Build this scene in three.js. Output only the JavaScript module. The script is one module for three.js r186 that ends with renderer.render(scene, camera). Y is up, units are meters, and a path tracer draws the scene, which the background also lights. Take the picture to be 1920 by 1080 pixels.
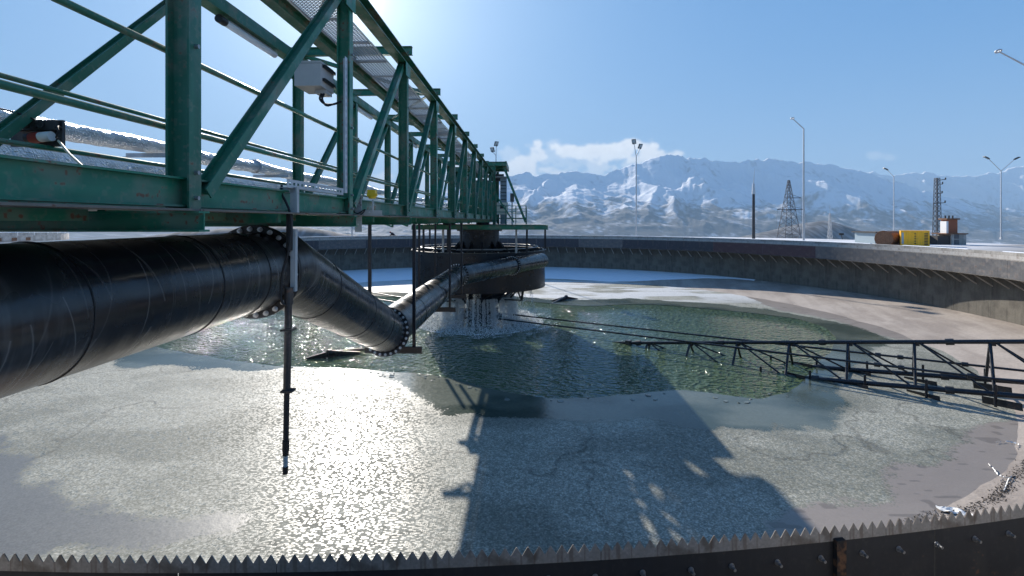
import * as THREE from 'three';
import { mergeGeometries } from 'three/addons/utils/BufferGeometryUtils.js';
import { MarchingCubes } from 'three/addons/objects/MarchingCubes.js';

// ------------------------------------------------------------------ camera, sky, sun, exposure
const scene = new THREE.Scene();
const F = 950, HZ = 414, EYE = 2.4;                 // focal length and horizon row of the 1920 x 1080 frame, eye above the weir crest
const camera = new THREE.PerspectiveCamera(2 * Math.atan(540 / F) * 180 / Math.PI, 16 / 9, 0.05, 40000);
camera.position.set(0, EYE, 0);
camera.setViewOffset(1920, 1080, 0, 540 - HZ, 1920, 1080);
const renderer = new THREE.WebGLRenderer({ antialias: true });
renderer.toneMapping = THREE.LinearToneMapping;
const EXPOSURE = 1.8;
renderer.toneMappingExposure = EXPOSURE;
renderer.shadowMap.enabled = true;
const SUN = new THREE.Vector3(-0.325, 0.448, -1).normalize();
const sun = new THREE.DirectionalLight(new THREE.Color(1, 0.93, 0.84), 5);
sun.position.copy(SUN).multiplyScalar(120).add(new THREE.Vector3(0, 0, -37));
sun.target.position.set(0, -4, -37);
sun.castShadow = true;
sun.shadow.mapSize.set(4096, 4096);
Object.assign(sun.shadow.camera, { left: -60, right: 60, top: 60, bottom: -60, near: 1, far: 300 });
scene.add(sun, sun.target);

// ------------------------------------------------------------------ noise
function rng(seed) { let a = seed >>> 0; return () => { a = (a + 0x6D2B79F5) | 0; let t = Math.imul(a ^ (a >>> 15), 1 | a); t = (t + Math.imul(t ^ (t >>> 7), 61 | t)) ^ t; return ((t ^ (t >>> 14)) >>> 0) / 4294967296; }; }
const R0 = rng(7);
function hash2(x, y, s) { let h = Math.imul(x, 374761393) + Math.imul(y, 668265263) + Math.imul(s, 1274126177); h = Math.imul(h ^ (h >>> 13), 1274126177); return ((h ^ (h >>> 16)) >>> 0) / 4294967296; }
function vnoise(x, y, s = 0, per = 0) {
  const xi = Math.floor(x), yi = Math.floor(y); let fx = x - xi, fy = y - yi;
  fx = fx * fx * fx * (fx * (fx * 6 - 15) + 10); fy = fy * fy * fy * (fy * (fy * 6 - 15) + 10);
  const m = per ? (v) => ((v % per) + per) % per : (v) => v;
  const x0 = m(xi), x1 = m(xi + 1), y0 = m(yi), y1 = m(yi + 1);
  const a = hash2(x0, y0, s), b = hash2(x1, y0, s), c = hash2(x0, y1, s), d = hash2(x1, y1, s);
  return a + (b - a) * fx + (c - a) * fy + (a - b - c + d) * fx * fy;
}
function fbm(x, y, o = 4, s = 0, per = 0) { let v = 0, a = 0.5, t = 0; for (let i = 0; i < o; i++) { v += a * vnoise(x, y, s + i * 17, per); t += a; a *= 0.5; x *= 2; y *= 2; per *= 2; } return v / t; }
const clamp = (v, a = 0, b = 1) => Math.min(b, Math.max(a, v));
const smooth = (a, b, v) => { const t = clamp((v - a) / (b - a)); return t * t * (3 - 2 * t); };
const lerp = (a, b, t) => a + (b - a) * t;
function curve(list, x) { if (x <= list[0][0]) return list[0][1]; for (let i = 1; i < list.length; i++) if (x <= list[i][0]) { const [a, p] = list[i - 1], [b, q] = list[i]; return lerp(p, q, (x - a) / (b - a)); } return list[list.length - 1][1]; }

// ------------------------------------------------------------------ sky: clear winter air, whitened towards the sun, a few cumulus over the ridge
{
  const W = 2048, H = 1024, data = new Float32Array(W * H * 4), d = new THREE.Vector3();
  const zen = [0.03, 0.15, 0.45], mid = [0.045, 0.265, 0.66], hor = [0.44, 0.68, 0.90];
  for (let j = 0; j < H; j++) {
    const el = ((j + 0.5) / H - 0.5) * Math.PI;                     // row 0 is straight down
    for (let i = 0; i < W; i++) {
      const az = ((i + 0.5) / W - 0.5) * 2 * Math.PI;               // direction = (cos el cos az, sin el, cos el sin az)
      d.set(Math.cos(el) * Math.cos(az), Math.sin(el), Math.cos(el) * Math.sin(az));
      const e = Math.max(0, el) * 180 / Math.PI, g = Math.acos(clamp(d.dot(SUN), -1, 1)) * 180 / Math.PI;
      const t1 = 1 - Math.exp(-e / 9), t2 = smooth(8, 70, e);
      const c = [0, 1, 2].map((k) => lerp(lerp(hor[k], mid[k], t1), zen[k], t2));
      const veil = Math.exp(-g / 14) * 0.66 + Math.exp(-g / 30) * 0.56, glow = Math.exp(-g / 6) * 0.9 + Math.exp(-(g * g) / 5) * 1.5;
      const col = [c[0] * (1 - 0.35 * veil) + veil * 0.56 + glow, c[1] * (1 - 0.35 * veil) + veil * 0.70 + glow * 0.97, c[2] * (1 - 0.35 * veil) + veil * 0.82 + glow * 0.9];
      if (d.z < -0.2 && el > 0 && el < 0.35) {                       // the cloud bank behind the ridge
        const px = 960 + F * d.x / -d.z, py = HZ - F * d.y / -d.z;
        const n = fbm(px / 34 + 3, py / 22, 5, 5), n2 = fbm(px / 9, py / 7, 3, 9);
        let m = 0;
        for (const [cx, cy, rx, ry, k] of [[1150, 284, 105, 20, 1], [1235, 292, 62, 15, 0.9], [1000, 292, 26, 24, 0.95], [975, 320, 40, 18, 1], [1130, 312, 60, 12, 0.6], [1040, 322, 50, 14, 0.8], [860, 330, 90, 24, 0.85], [740, 350, 80, 26, 0.75], [1660, 292, 30, 7, 0.25], [620, 372, 120, 18, 0.4], [1080, 300, 140, 30, 0.35]]) {
          const q = ((px - cx) / rx) ** 2 + ((py - cy) / ry) ** 2;
          m = Math.max(m, k * smooth(0.30, 0.62, 1.0 - 0.55 * q + (n - 0.5) * 2.1 + (n2 - 0.5) * 0.6 - 0.12));
        }
        const b = 1.12 + 0.2 * n2 + 0.1 * (n - 0.5);
        for (let k = 0; k < 3; k++) col[k] = lerp(col[k], Math.max(col[k], b * [0.98, 0.99, 1.0][k]), m * 0.92);
      }
      const o = (j * W + i) * 4;
      for (let k = 0; k < 3; k++) data[o + k] = col[k] / EXPOSURE;
      data[o + 3] = 1;
    }
  }
  const sky = new THREE.DataTexture(data, W, H, THREE.RGBAFormat, THREE.FloatType);
  sky.mapping = THREE.EquirectangularReflectionMapping; sky.magFilter = THREE.LinearFilter; sky.needsUpdate = true;
  scene.background = sky; scene.environment = sky;
}
scene.fog = new THREE.FogExp2(new THREE.Color(0.50, 0.74, 1.0), 0.000072);

// ------------------------------------------------------------------ materials
function tex(size, fn, { srgb = false, rep = 1, rep2 } = {}) {
  const d = new Uint8Array(size * size * 4);
  for (let j = 0; j < size; j++) for (let i = 0; i < size; i++) { const c = fn(i / size, j / size, i, j), o = (j * size + i) * 4; for (let k = 0; k < 3; k++) d[o + k] = clamp(c[k] ?? c[0]) * 255; d[o + 3] = 255; }
  const t = new THREE.DataTexture(d, size, size); t.wrapS = t.wrapT = THREE.RepeatWrapping; t.magFilter = THREE.LinearFilter; t.minFilter = THREE.LinearMipmapLinearFilter; t.generateMipmaps = true;
  if (srgb) t.colorSpace = THREE.SRGBColorSpace;
  t.repeat.set(rep, rep2 ?? rep); t.needsUpdate = true; return t;
}
const toS = (v) => v <= 0.0031308 ? v * 12.92 : 1.055 * Math.pow(v, 1 / 2.4) - 0.055;
const S3 = (c) => c.map(toS);
const mix3 = (a, b, t) => a.map((v, k) => lerp(v, b[k], t));
const M = {};
function std(name, o) { const m = new THREE.MeshPhysicalMaterial({ side: THREE.DoubleSide, ...o }); m.name = name; M[name] = m; return m; }
const lin = (r, g, b) => new THREE.Color().setRGB(r, g, b);
{
  // painted steel: chips, dust and rust freckles in patches, streaks running with the grain of the texture
  const paint = (base, dust, seed, amount = 1) => tex(512, (u, v) => {
    const p = 8, n = fbm(u * p, v * p, 5, seed, p), f = fbm(u * 64, v * 64, 2, seed + 3, 64), st = fbm(u * 40, v * 3, 3, seed + 9, 0) ;
    let c = mix3(base, dust, clamp(smooth(0.46, 0.78, n) * 0.5 + smooth(0.62, 0.8, f) * 0.22) * amount);
    const rust = smooth(0.70, 0.80, n * 0.6 + f * 0.45) * amount;
    c = mix3(c, [0.16, 0.07, 0.035], rust * 0.75);
    const k = 0.82 + 0.36 * st; return S3(c.map((q) => q * k));
  }, { srgb: true, rep: 0.5 });
  const rough = tex(256, (u, v) => { const n = fbm(u * 8, v * 8, 5, 31, 8); return [0.30 + 0.5 * n]; }, { rep: 0.5 });
  std('green', { map: paint([0.012, 0.175, 0.10], [0.17, 0.23, 0.165], 1, 1.3), roughnessMap: rough, roughness: 0.85, metalness: 0 });
  std('greenDusty', { map: paint([0.022, 0.145, 0.085], [0.22, 0.22, 0.16], 5, 1.3), roughnessMap: rough, roughness: 0.95 });
  std('galvanised', { map: tex(256, (u, v) => { const n = fbm(u * 10, v * 10, 4, 77, 10); const c = 0.40 + 0.22 * n; return S3([c, c * 1.01, c * 1.03]); }, { srgb: true, rep: 1 }), metalness: 0.7, roughness: 0.5 });
  std('greyPaint', { map: paint([0.46, 0.47, 0.46], [0.30, 0.28, 0.25], 8, 0.7), roughness: 0.55 });
  std('darkSteel', { map: paint([0.022, 0.024, 0.028], [0.09, 0.08, 0.07], 12, 0.9), roughnessMap: rough, roughness: 0.75 });
  std('blackTube', { map: paint([0.009, 0.012, 0.019], [0.028, 0.032, 0.04], 15, 0.16), roughnessMap: rough, roughness: 0.6 });
  std('plateBlue', { map: paint([0.030, 0.034, 0.048], [0.09, 0.085, 0.085], 20, 0.9), roughnessMap: rough, roughness: 0.85 });
  std('plateMaroon', { map: paint([0.060, 0.028, 0.036], [0.11, 0.08, 0.08], 22, 0.9), roughnessMap: rough, roughness: 0.85 });
  std('plateGrey', { map: paint([0.095, 0.095, 0.10], [0.20, 0.175, 0.16], 24, 1.0), roughnessMap: rough, roughness: 0.85 });
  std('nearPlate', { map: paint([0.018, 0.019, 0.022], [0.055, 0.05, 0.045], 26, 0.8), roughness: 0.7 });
  std('weir', { map: tex(512, (u, v) => { const n = fbm(u * 6, v * 6, 5, 41, 6), f = fbm(u * 60, v * 60, 2, 43, 60), st = smooth(0.6, 0.75, fbm(u * 50, v * 2, 3, 45)); let c = mix3([0.27, 0.25, 0.225], [0.15, 0.13, 0.11], smooth(0.45, 0.7, n)); c = mix3(c, [0.10, 0.055, 0.03], st * 0.45); return S3(c.map((q) => q * (0.8 + 0.4 * f))); }, { srgb: true, rep: 1 }), roughness: 0.7, metalness: 0.1 });
  std('liningWhite', { map: paint([0.55, 0.52, 0.48], [0.34, 0.28, 0.24], 28, 0.9), roughness: 0.9 });
  std('weirLight', { map: paint([0.42, 0.39, 0.34], [0.25, 0.20, 0.16], 29, 0.9), roughness: 0.85 });
  std('bolt', { color: lin(0.66, 0.67, 0.68), metalness: 0.75, roughness: 0.4 });
  std('rust', { map: tex(256, (u, v) => { const n = fbm(u * 8, v * 8, 5, 51, 8); return S3(mix3([0.10, 0.045, 0.025], [0.30, 0.16, 0.09], n)); }, { srgb: true, rep: 0.6 }), roughness: 0.95 });
  std('boxGrey', { map: tex(256, (u, v) => { const n = fbm(u * 5, v * 5, 5, 57, 5); const c = 0.46 + 0.14 * n; return S3([c, c * 0.995, c * 0.97]); }, { srgb: true, rep: 1 }), roughness: 0.5 });
  std('dustyFlange', { map: paint([0.16, 0.15, 0.125], [0.26, 0.22, 0.18], 58, 1.2), roughness: 0.95 });
  std('boltDull', { color: lin(0.36, 0.36, 0.36), metalness: 0.8, roughness: 0.42 });
  std('rustDark', { map: tex(256, (u, v) => { const n = fbm(u * 9, v * 9, 5, 59, 9); return S3(mix3([0.016, 0.014, 0.013], [0.12, 0.06, 0.03], smooth(0.45, 0.75, n))); }, { srgb: true, rep: 2 }), roughness: 0.9 });
  std('paleSteel', { color: lin(0.085, 0.088, 0.095), roughness: 0.7 });
  std('black', { color: lin(0.012, 0.012, 0.013), roughness: 0.45 });
  std('rubber', { color: lin(0.014, 0.014, 0.015), roughness: 0.6 });
  std('white', { color: lin(0.78, 0.78, 0.76), roughness: 0.5 });
  std('opal', { color: lin(0.85, 0.87, 0.9), roughness: 0.25, transmission: 0.4, thickness: 0 });
  std('beige', { color: lin(0.80, 0.74, 0.58), roughness: 0.5 });
  std('yellow', { color: lin(0.80, 0.52, 0.02), roughness: 0.4 });
  std('genYellow', { map: paint([0.95, 0.46, 0.006], [0.72, 0.40, 0.06], 61, 0.4), roughness: 0.5 });
  std('blueGrey', { color: lin(0.30, 0.38, 0.42), roughness: 0.8 });
  std('red', { color: lin(0.30, 0.03, 0.02), roughness: 0.6 });
  std('clear', { color: lin(1, 1, 1), roughness: 0.05, transmission: 1, thickness: 0 });
  std('brick', { color: lin(0.30, 0.11, 0.06), roughness: 0.95 });
  std('asphaltFelt', { color: lin(0.06, 0.055, 0.05), roughness: 0.95 });
  const crink = tex(512, (u, v) => { const a = fbm(u * 16 + v * 6, v * 10, 4, 71), b = fbm(u * 6, v * 40, 3, 73, 0); return [Math.abs(a - 0.5) * 1.6 + b * 0.5]; }, { rep: 2.2 });
  std('foil', { color: lin(0.86, 0.87, 0.9), metalness: 1, roughness: 0.34, bumpMap: crink, bumpScale: 0.09 });
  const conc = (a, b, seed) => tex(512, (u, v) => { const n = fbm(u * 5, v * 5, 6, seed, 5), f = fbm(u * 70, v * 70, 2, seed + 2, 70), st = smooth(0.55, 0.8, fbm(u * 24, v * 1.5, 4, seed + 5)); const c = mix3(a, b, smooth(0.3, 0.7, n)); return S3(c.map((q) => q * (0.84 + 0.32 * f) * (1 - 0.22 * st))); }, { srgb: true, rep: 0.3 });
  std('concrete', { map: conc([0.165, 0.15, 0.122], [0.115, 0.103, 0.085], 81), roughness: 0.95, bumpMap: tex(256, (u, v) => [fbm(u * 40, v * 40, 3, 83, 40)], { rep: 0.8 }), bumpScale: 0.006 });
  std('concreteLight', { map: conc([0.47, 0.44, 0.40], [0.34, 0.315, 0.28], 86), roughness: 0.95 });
  std('beach', { map: (() => { const t = tex(1024, (u, v) => { const n = fbm(u * 7, v * 7, 7, 91, 7), f = fbm(u * 160, v * 160, 2, 92, 160), s = fbm(u * 30 + v * 8, v * 5, 4, 94, 0); return S3(mix3([0.27, 0.228, 0.195], [0.40, 0.345, 0.295], smooth(0.3, 0.7, n * 0.6 + s * 0.4)).map((q) => q * (0.9 + 0.2 * f))); }, { srgb: true, rep: 0.055 }); return t; })(), roughness: 0.85, bumpMap: tex(256, (u, v) => [fbm(u * 30, v * 30, 4, 93, 30)], { rep: 0.4 }), bumpScale: 0.01 });
  std('snow', { color: lin(0.80, 0.82, 0.85), roughness: 0.85, bumpMap: tex(256, (u, v) => [fbm(u * 16, v * 16, 5, 95, 16)], { rep: 0.2 }), bumpScale: 0.05 });
  // bitumen-coated pipe: scuffs, hoop scratches, dried runs, scraped patches
  const scratches = [];
  const rs = rng(99);
  for (let i = 0; i < 70; i++) scratches.push([rs(), rs(), 0.1 + rs() * 0.4, (rs() - 0.5) * 0.25, 0.0012 + rs() * 0.002, 0.25 + rs() * 0.6]);
  std('pipe', { map: tex(1024, (u, v) => {                              // u round the pipe, v along it
    const n = fbm(u * 6, v * 6, 5, 101, 6), f = fbm(u * 10, v * 90, 3, 103, 0);
    let c = mix3([0.013, 0.014, 0.018], [0.035, 0.034, 0.034], smooth(0.4, 0.8, n));
    c = mix3(c, [0.115, 0.112, 0.11], smooth(0.55, 0.86, n * 0.6 + f * 0.45) * 0.6);
    for (const [a, b, len, sl, w, k] of scratches) { let du = u - a; du -= Math.floor(du); if (du < len) { const dv = Math.abs(v - b - sl * du - 0.02 * Math.sin(du * 9 + a * 40)); if (dv < w) c = mix3(c, [0.24, 0.23, 0.215], k * (1 - dv / w) * (0.35 + 0.65 * n)); } }
    const r = smooth(0.93, 0.955, vnoise(u * 7, v * 7, 107, 7)) * smooth(0.45, 0.6, fbm(u * 50, v * 50, 3, 108, 50));
    c = mix3(c, [0.23, 0.085, 0.03], r * 0.8);
    return S3(c);
  }, { srgb: true, rep: 0.3183, rep2: 0.25 }), roughnessMap: tex(512, (u, v) => [0.13 + 0.30 * fbm(u * 8, v * 12, 5, 111, 0)], { rep: 0.3183, rep2: 0.25 }), roughness: 1, bumpMap: tex(512, (u, v) => [fbm(u * 12, v * 30, 4, 113, 0)], { rep: 0.3183, rep2: 0.25 }), bumpScale: 0.004 });
}

// ------------------------------------------------------------------ geometry helpers (all y up, metres)
const V = (x, y, z) => new THREE.Vector3(x, y, z);
const P = (px, py, z) => V((px - 960) / F * z, EYE - (py - HZ) / F * z, -z);      // a point of the photograph at its real depth
const LEVEL = -5.0;                                                            // water level under the weir crest
const W = (px, py) => P(px, py, F * (EYE - LEVEL) / (py - HZ));
function finish(g) {                                                            // flat normals and metre uv by the way each face points
  if (g.index) g = g.toNonIndexed();
  if (!g.attributes.normal) g.computeVertexNormals();
  const p = g.attributes.position, uv = new Float32Array(p.count * 2);
  const a = V(0, 0, 0), b = V(0, 0, 0), c = V(0, 0, 0);
  for (let i = 0; i < p.count; i += 3) {
    a.fromBufferAttribute(p, i); b.fromBufferAttribute(p, i + 1); c.fromBufferAttribute(p, i + 2);
    const n = b.clone().sub(a).cross(c.clone().sub(a)), ax = Math.abs(n.x), ay = Math.abs(n.y), az = Math.abs(n.z);
    [a, b, c].forEach((q, k) => { const [u, v] = ax >= ay && ax >= az ? [q.z, q.y] : ay >= az ? [q.x, q.z] : [q.x, q.y]; uv[(i + k) * 2] = u; uv[(i + k) * 2 + 1] = v; });
  }
  g.setAttribute('uv', new THREE.BufferAttribute(uv, 2));
  for (const k of Object.keys(g.attributes)) if (!['position', 'normal', 'uv'].includes(k)) g.deleteAttribute(k);
  return g;
}
function box(w, h, d, x = 0, y = 0, z = 0) { return finish(new THREE.BoxGeometry(w, h, d).translate(x, y, z)); }
function span(x0, x1, y0, y1, z0, z1) { return box(Math.abs(x1 - x0), Math.abs(y1 - y0), Math.abs(z1 - z0), (x0 + x1) / 2, (y0 + y1) / 2, (z0 + z1) / 2); }
function sweep(profile, p0, p1, up = V(0, 1, 0)) {                             // a bar of constant section from p0 to p1
  const t = p1.clone().sub(p0).normalize(); let x = up.clone().cross(t); if (x.lengthSq() < 1e-6) x = V(1, 0, 0); x.normalize(); const y = t.clone().cross(x);
  const at = (q, o) => o.clone().addScaledVector(x, q[0]).addScaledVector(y, q[1]), pos = [], uv = [];
  const len = p1.distanceTo(p0), n = profile.length; let run = 0;
  const tri = (...v) => v.forEach(([p, u, w]) => { pos.push(p.x, p.y, p.z); uv.push(u, w); });
  for (let i = 0; i < n; i++) {
    const a = profile[i], b = profile[(i + 1) % n], l = Math.hypot(b[0] - a[0], b[1] - a[1]);
    const A = at(a, p0), B = at(b, p0), C = at(b, p1), D = at(a, p1);
    tri([A, run, 0], [B, run + l, 0], [C, run + l, len]); tri([A, run, 0], [C, run + l, len], [D, run, len]); run += l;
  }
  const flat = profile.map((q) => new THREE.Vector2(q[0], q[1]));
  for (const f of THREE.ShapeUtils.triangulateShape(flat, [])) {
    tri(...[f[0], f[2], f[1]].map((k) => [at(profile[k], p0), profile[k][0], profile[k][1]]));
    tri(...f.map((k) => [at(profile[k], p1), profile[k][0], profile[k][1]]));
  }
  const g = new THREE.BufferGeometry();
  g.setAttribute('position', new THREE.Float32BufferAttribute(pos, 3)); g.setAttribute('uv', new THREE.Float32BufferAttribute(uv, 2)); g.computeVertexNormals();
  return g;
}
const rect = (w, h) => [[-w / 2, -h / 2], [w / 2, -h / 2], [w / 2, h / 2], [-w / 2, h / 2]];
const Hsec = (w, h, tf, tw) => [[-w / 2, -h / 2], [w / 2, -h / 2], [w / 2, -h / 2 + tf], [tw / 2, -h / 2 + tf], [tw / 2, h / 2 - tf], [w / 2, h / 2 - tf], [w / 2, h / 2], [-w / 2, h / 2], [-w / 2, h / 2 - tf], [-tw / 2, h / 2 - tf], [-tw / 2, -h / 2 + tf], [-w / 2, -h / 2 + tf]];
const Hturn = (w, h, tf, tw) => Hsec(w, h, tf, tw).map(([a, b]) => [-b, a]);
const Lsec = (a, b, t) => [[0, 0], [a, 0], [a, t], [t, t], [t, b], [0, b]];
const Csec = (w, h, t) => [[0, 0], [w, 0], [w, t], [t, t], [t, h - t], [w, h - t], [w, h], [0, h]];
function rod(p0, p1, r, n = 10, r1 = r) {
  const l = p0.distanceTo(p1), g = new THREE.CylinderGeometry(r1, r, l, n, 1).translate(0, l / 2, 0);
  const uv = g.attributes.uv; for (let i = 0; i < uv.count; i++) uv.setXY(i, uv.getX(i) * 2 * Math.PI * r, uv.getY(i) * l);
  g.applyQuaternion(new THREE.Quaternion().setFromUnitVectors(V(0, 1, 0), p1.clone().sub(p0).normalize())).translate(p0.x, p0.y, p0.z);
  return g.toNonIndexed();
}
function tube(points, r, n = 10, seg = 60, closed = false) {
  const c = new THREE.CatmullRomCurve3(points, closed), l = c.getLength(), g = new THREE.TubeGeometry(c, seg, r, n, closed);
  const uv = g.attributes.uv; for (let i = 0; i < uv.count; i++) uv.setXY(i, uv.getY(i) * 2 * Math.PI * r, uv.getX(i) * l);
  return g.toNonIndexed();
}
function ringSolid(profile, a0, a1, n, smoothN = true) {                        // profile of [radius, y] turned about y from angle a0 to a1, closed at its ends
  const pts = profile, m = pts.length, pos = [], uv = [], full = Math.abs(a1 - a0) > 6.28;
  const at = (q, a) => V(q[0] * Math.sin(a), q[1], q[0] * Math.cos(a));
  for (let i = 0; i < n; i++) {
    const A = lerp(a0, a1, i / n), B = lerp(a0, a1, (i + 1) / n); let run = 0;
    for (let k = 0; k < m; k++) {
      const p = pts[k], q = pts[(k + 1) % m], l = Math.hypot(q[0] - p[0], q[1] - p[1]), w = p[0];
      const a = at(p, A), b = at(q, A), c = at(q, B), d = at(p, B);
      for (const [v, s, t] of [[a, A, run], [d, B, run], [c, B, run + l], [a, A, run], [c, B, run + l], [b, A, run + l]]) { pos.push(v.x, v.y, v.z); uv.push(s * w, t); }
      run += l;
    }
  }
  if (!full) for (const [a, flip] of [[a0, 0], [a1, 1]]) for (const f of THREE.ShapeUtils.triangulateShape(pts.map((q) => new THREE.Vector2(...q)), [])) for (const k of flip ? f : [f[0], f[2], f[1]]) { const v = at(pts[k], a); pos.push(v.x, v.y, v.z); uv.push(pts[k][0], pts[k][1]); }
  const g = new THREE.BufferGeometry(); g.setAttribute('position', new THREE.Float32BufferAttribute(pos, 3)); g.setAttribute('uv', new THREE.Float32BufferAttribute(uv, 2)); g.computeVertexNormals(); return g;
}
const merge = (l) => mergeGeometries(l.map((g) => { g = g.index ? g.toNonIndexed() : g; for (const k of Object.keys(g.attributes)) if (!['position', 'normal', 'uv'].includes(k)) g.deleteAttribute(k); return g; }), false);

// ------------------------------------------------------------------ things and parts
const taken = new Map();
function numbered(n) { const k = taken.get(n) ?? 0; taken.set(n, k + 1); return k ? `${n}_${String(k).padStart(3, '0')}` : n; }
function obj(name, geos, mat, parent) {
  const g = Array.isArray(geos) ? (geos.length > 1 ? merge(geos) : geos[0]) : geos;
  const m = new THREE.Mesh(g, typeof mat === 'string' ? M[mat] : mat); m.castShadow = m.receiveShadow = true;
  m.name = parent ? name : numbered(name); (parent || scene).add(m); return m;
}
function tag(o, label, category, group) { o.userData.label = label; o.userData.category = category; if (group) o.userData.group = group; return o; }
function thing(name, label, category, pos = V(0, 0, 0), turn = 0, group) { const o = new THREE.Group(); o.name = numbered(name); o.position.copy(pos); o.rotation.y = turn; scene.add(o); return tag(o, label, category, group); }
function struct(name, geos, mat, kind = 'structure') { const o = obj(name, geos, mat); o.userData.kind = kind; return o; }

// ================================================================== THE SETTING
const CX = -2.4, CZ = -37.4, RW = 33.75;                     // centre of the round tank and radius of its weir
const around = (r, a, y = 0) => V(CX + r * Math.sin(a), y, CZ + r * Math.cos(a));   // a = 0 looks from the centre to the camera
{ // the ground outside the tank: one sheet out to the foot of the mountains
  const radii = [35.45, 38, 44, 55, 75, 100, 150, 230, 400, 700, 1200, 2200, 4000, 7000, 12000, 20000], n = 120, pos = [], idx = [], uv = [], col = [];
  const lev = [[35, -0.6], [90, -0.9], [150, -7], [400, -30], [1200, -90], [2500, -200], [6000, -270], [20000, -285]];
  for (const r of radii) for (let i = 0; i <= n; i++) {
    const a = i / n * Math.PI * 2, p = around(r, a); pos.push(p.x, curve(lev, r) + (r > 40 ? (fbm(p.x / 60, p.z / 60, 3, 3) - 0.5) * Math.min(2, r / 150) : 0), p.z); uv.push(p.x, p.z);
    const s = fbm(p.x / (r * 0.15 + 4), p.z / (r * 0.15 + 4), 4, 8); const c = mix3([0.13, 0.115, 0.10], [0.62, 0.63, 0.65], smooth(0.44, 0.6, s - 0.16 * smooth(300, 1500, r))); col.push(...c);
  }
  for (let k = 0; k < radii.length - 1; k++) for (let i = 0; i < n; i++) { const a = k * (n + 1) + i, b = a + n + 1; idx.push(a, b, a + 1, a + 1, b, b + 1); }
  const g = new THREE.BufferGeometry(); g.setAttribute('position', new THREE.Float32BufferAttribute(pos, 3)); g.setAttribute('uv', new THREE.Float32BufferAttribute(uv, 2)); g.setAttribute('color', new THREE.Float32BufferAttribute(col, 3)); g.setIndex(idx); g.computeVertexNormals();
  std('ground', { vertexColors: true, roughness: 0.95 });
  struct('ground', g, 'ground');
}
{ // snowy ranges: a near massif with spurs and a farther range that shows behind its right shoulder
  const ridgeA = [[-1500, 398], [-700, 404], [0, 411], [300, 411], [520, 408], [640, 402], [700, 395], [790, 376], [830, 358], [870, 346], [930, 337], [960, 332], [985, 322], [1010, 330], [1040, 326], [1075, 321], [1100, 322], [1130, 328], [1150, 325], [1180, 315], [1200, 308], [1225, 300], [1250, 294], [1268, 295], [1290, 299], [1320, 300], [1345, 303], [1380, 302], [1420, 300], [1453, 299], [1500, 303], [1553, 309], [1590, 318], [1628, 327], [1677, 341], [1726, 359], [1767, 370], [1840, 386], [1920, 398], [2100, 412], [2500, 420], [3400, 424]];
  const ridgeB = [[-1500, 420], [900, 420], [1200, 360], [1450, 335], [1560, 330], [1600, 324], [1628, 324], [1655, 325], [1681, 329], [1703, 326], [1734, 322], [1750, 326], [1763, 331], [1800, 333], [1828, 331], [1856, 325], [1885, 318], [1920, 309], [2000, 300], [2200, 312], [2600, 330], [3400, 360]];
  const spursA = [1080, 1165, 1215, 1290, 1385, 1440, 1530];
  const rid = (x, y, s) => 1 - Math.abs(2 * vnoise(x, y, s) - 1);
  const height = (px, z) => {
    const X = (px - 960) / F * z;
    const wx = X + 420 * (fbm(X / 1500, z / 1500, 3, 21) - 0.5), wz = z + 500 * (fbm(X / 1700, z / 1700, 3, 23) - 0.5);
    const n1 = rid(wx / 900 + wz / 2600, wz / 3600, 31), n2 = rid(wx / 400 - wz / 1100, wz / 1400, 33), n3 = rid(wx / 210 + wz / 600, wz / 380, 35), n4 = fbm(wx / 70, wz / 80, 3, 37);
    let h = -290;
    for (const [ridge, zr, zf, fall, amp] of [[ridgeA, 9300 + 300 * (fbm(px / 160, 0.5, 2, 41) - 0.5), 5700, 1500, 0.62], [ridgeB, 13200, 10300, 1400, 0.55]]) {
      const Hr = (HZ - curve(ridge, px) + 7 * (fbm(px / 22, 7.5, 3, 45) - 0.5) + 4 * (rid(px / 11, 3.5, 47) - 0.5)) / F * zr + EYE + 30, t = (z - zf) / (zr - zf);
      let p = t <= 0 ? 0 : t <= 1 ? Math.pow(t, 0.98) : 1 - (z - zr) / fall; if (p <= 0) continue;
      const q = clamp(t), b = Math.pow(Math.sin(Math.PI * Math.min(q, 0.9995)), 0.42);
      const carve = (0.62 * (1 - n1) + 0.30 * (1 - n2) + 0.08 * (1 - n3)) * b * amp;
      h = Math.max(h, -280 + (Hr + 280) * p * (1 - carve) + (n3 - 0.5) * 34 * Math.min(1, q * 3) * (t < 1 ? b + 0.05 : 1) + (n4 - 0.5) * 26 * Math.min(1, q * 4) * (b + 0.2));
    }
    return h;
  };
  const cols = 760, rows = 260, pos = [], col = [], idx = [];
  for (let j = 0; j <= rows; j++) { const v = j / rows, z = v < 0.08 ? lerp(2300, 5600, v / 0.08) : v < 0.62 ? lerp(5600, 9800, (v - 0.08) / 0.54) : v < 0.68 ? lerp(9800, 10200, (v - 0.62) / 0.06) : lerp(10200, 14000, (v - 0.68) / 0.32);
    for (let i = 0; i <= cols; i++) { const u = i / cols, px = u < 0.12 ? lerp(-1500, 500, u / 0.12) : u < 0.93 ? lerp(500, 2050, (u - 0.12) / 0.81) : lerp(2050, 3400, (u - 0.93) / 0.07);
      const X = (px - 960) / F * z, h = height(px, z); pos.push(X, h, -z);
      const s = fbm(X / 260, z / 260, 5, 51), f = fbm(X / 60, z / 60, 3, 53);
      const snow = smooth(0.28, 0.56, s * 0.4 + f * 0.36 - 0.10 + 0.34 * smooth(-60, 560, h)); col.push(...mix3([0.075, 0.07, 0.068], [0.80, 0.80, 0.82], snow)); } }
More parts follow.
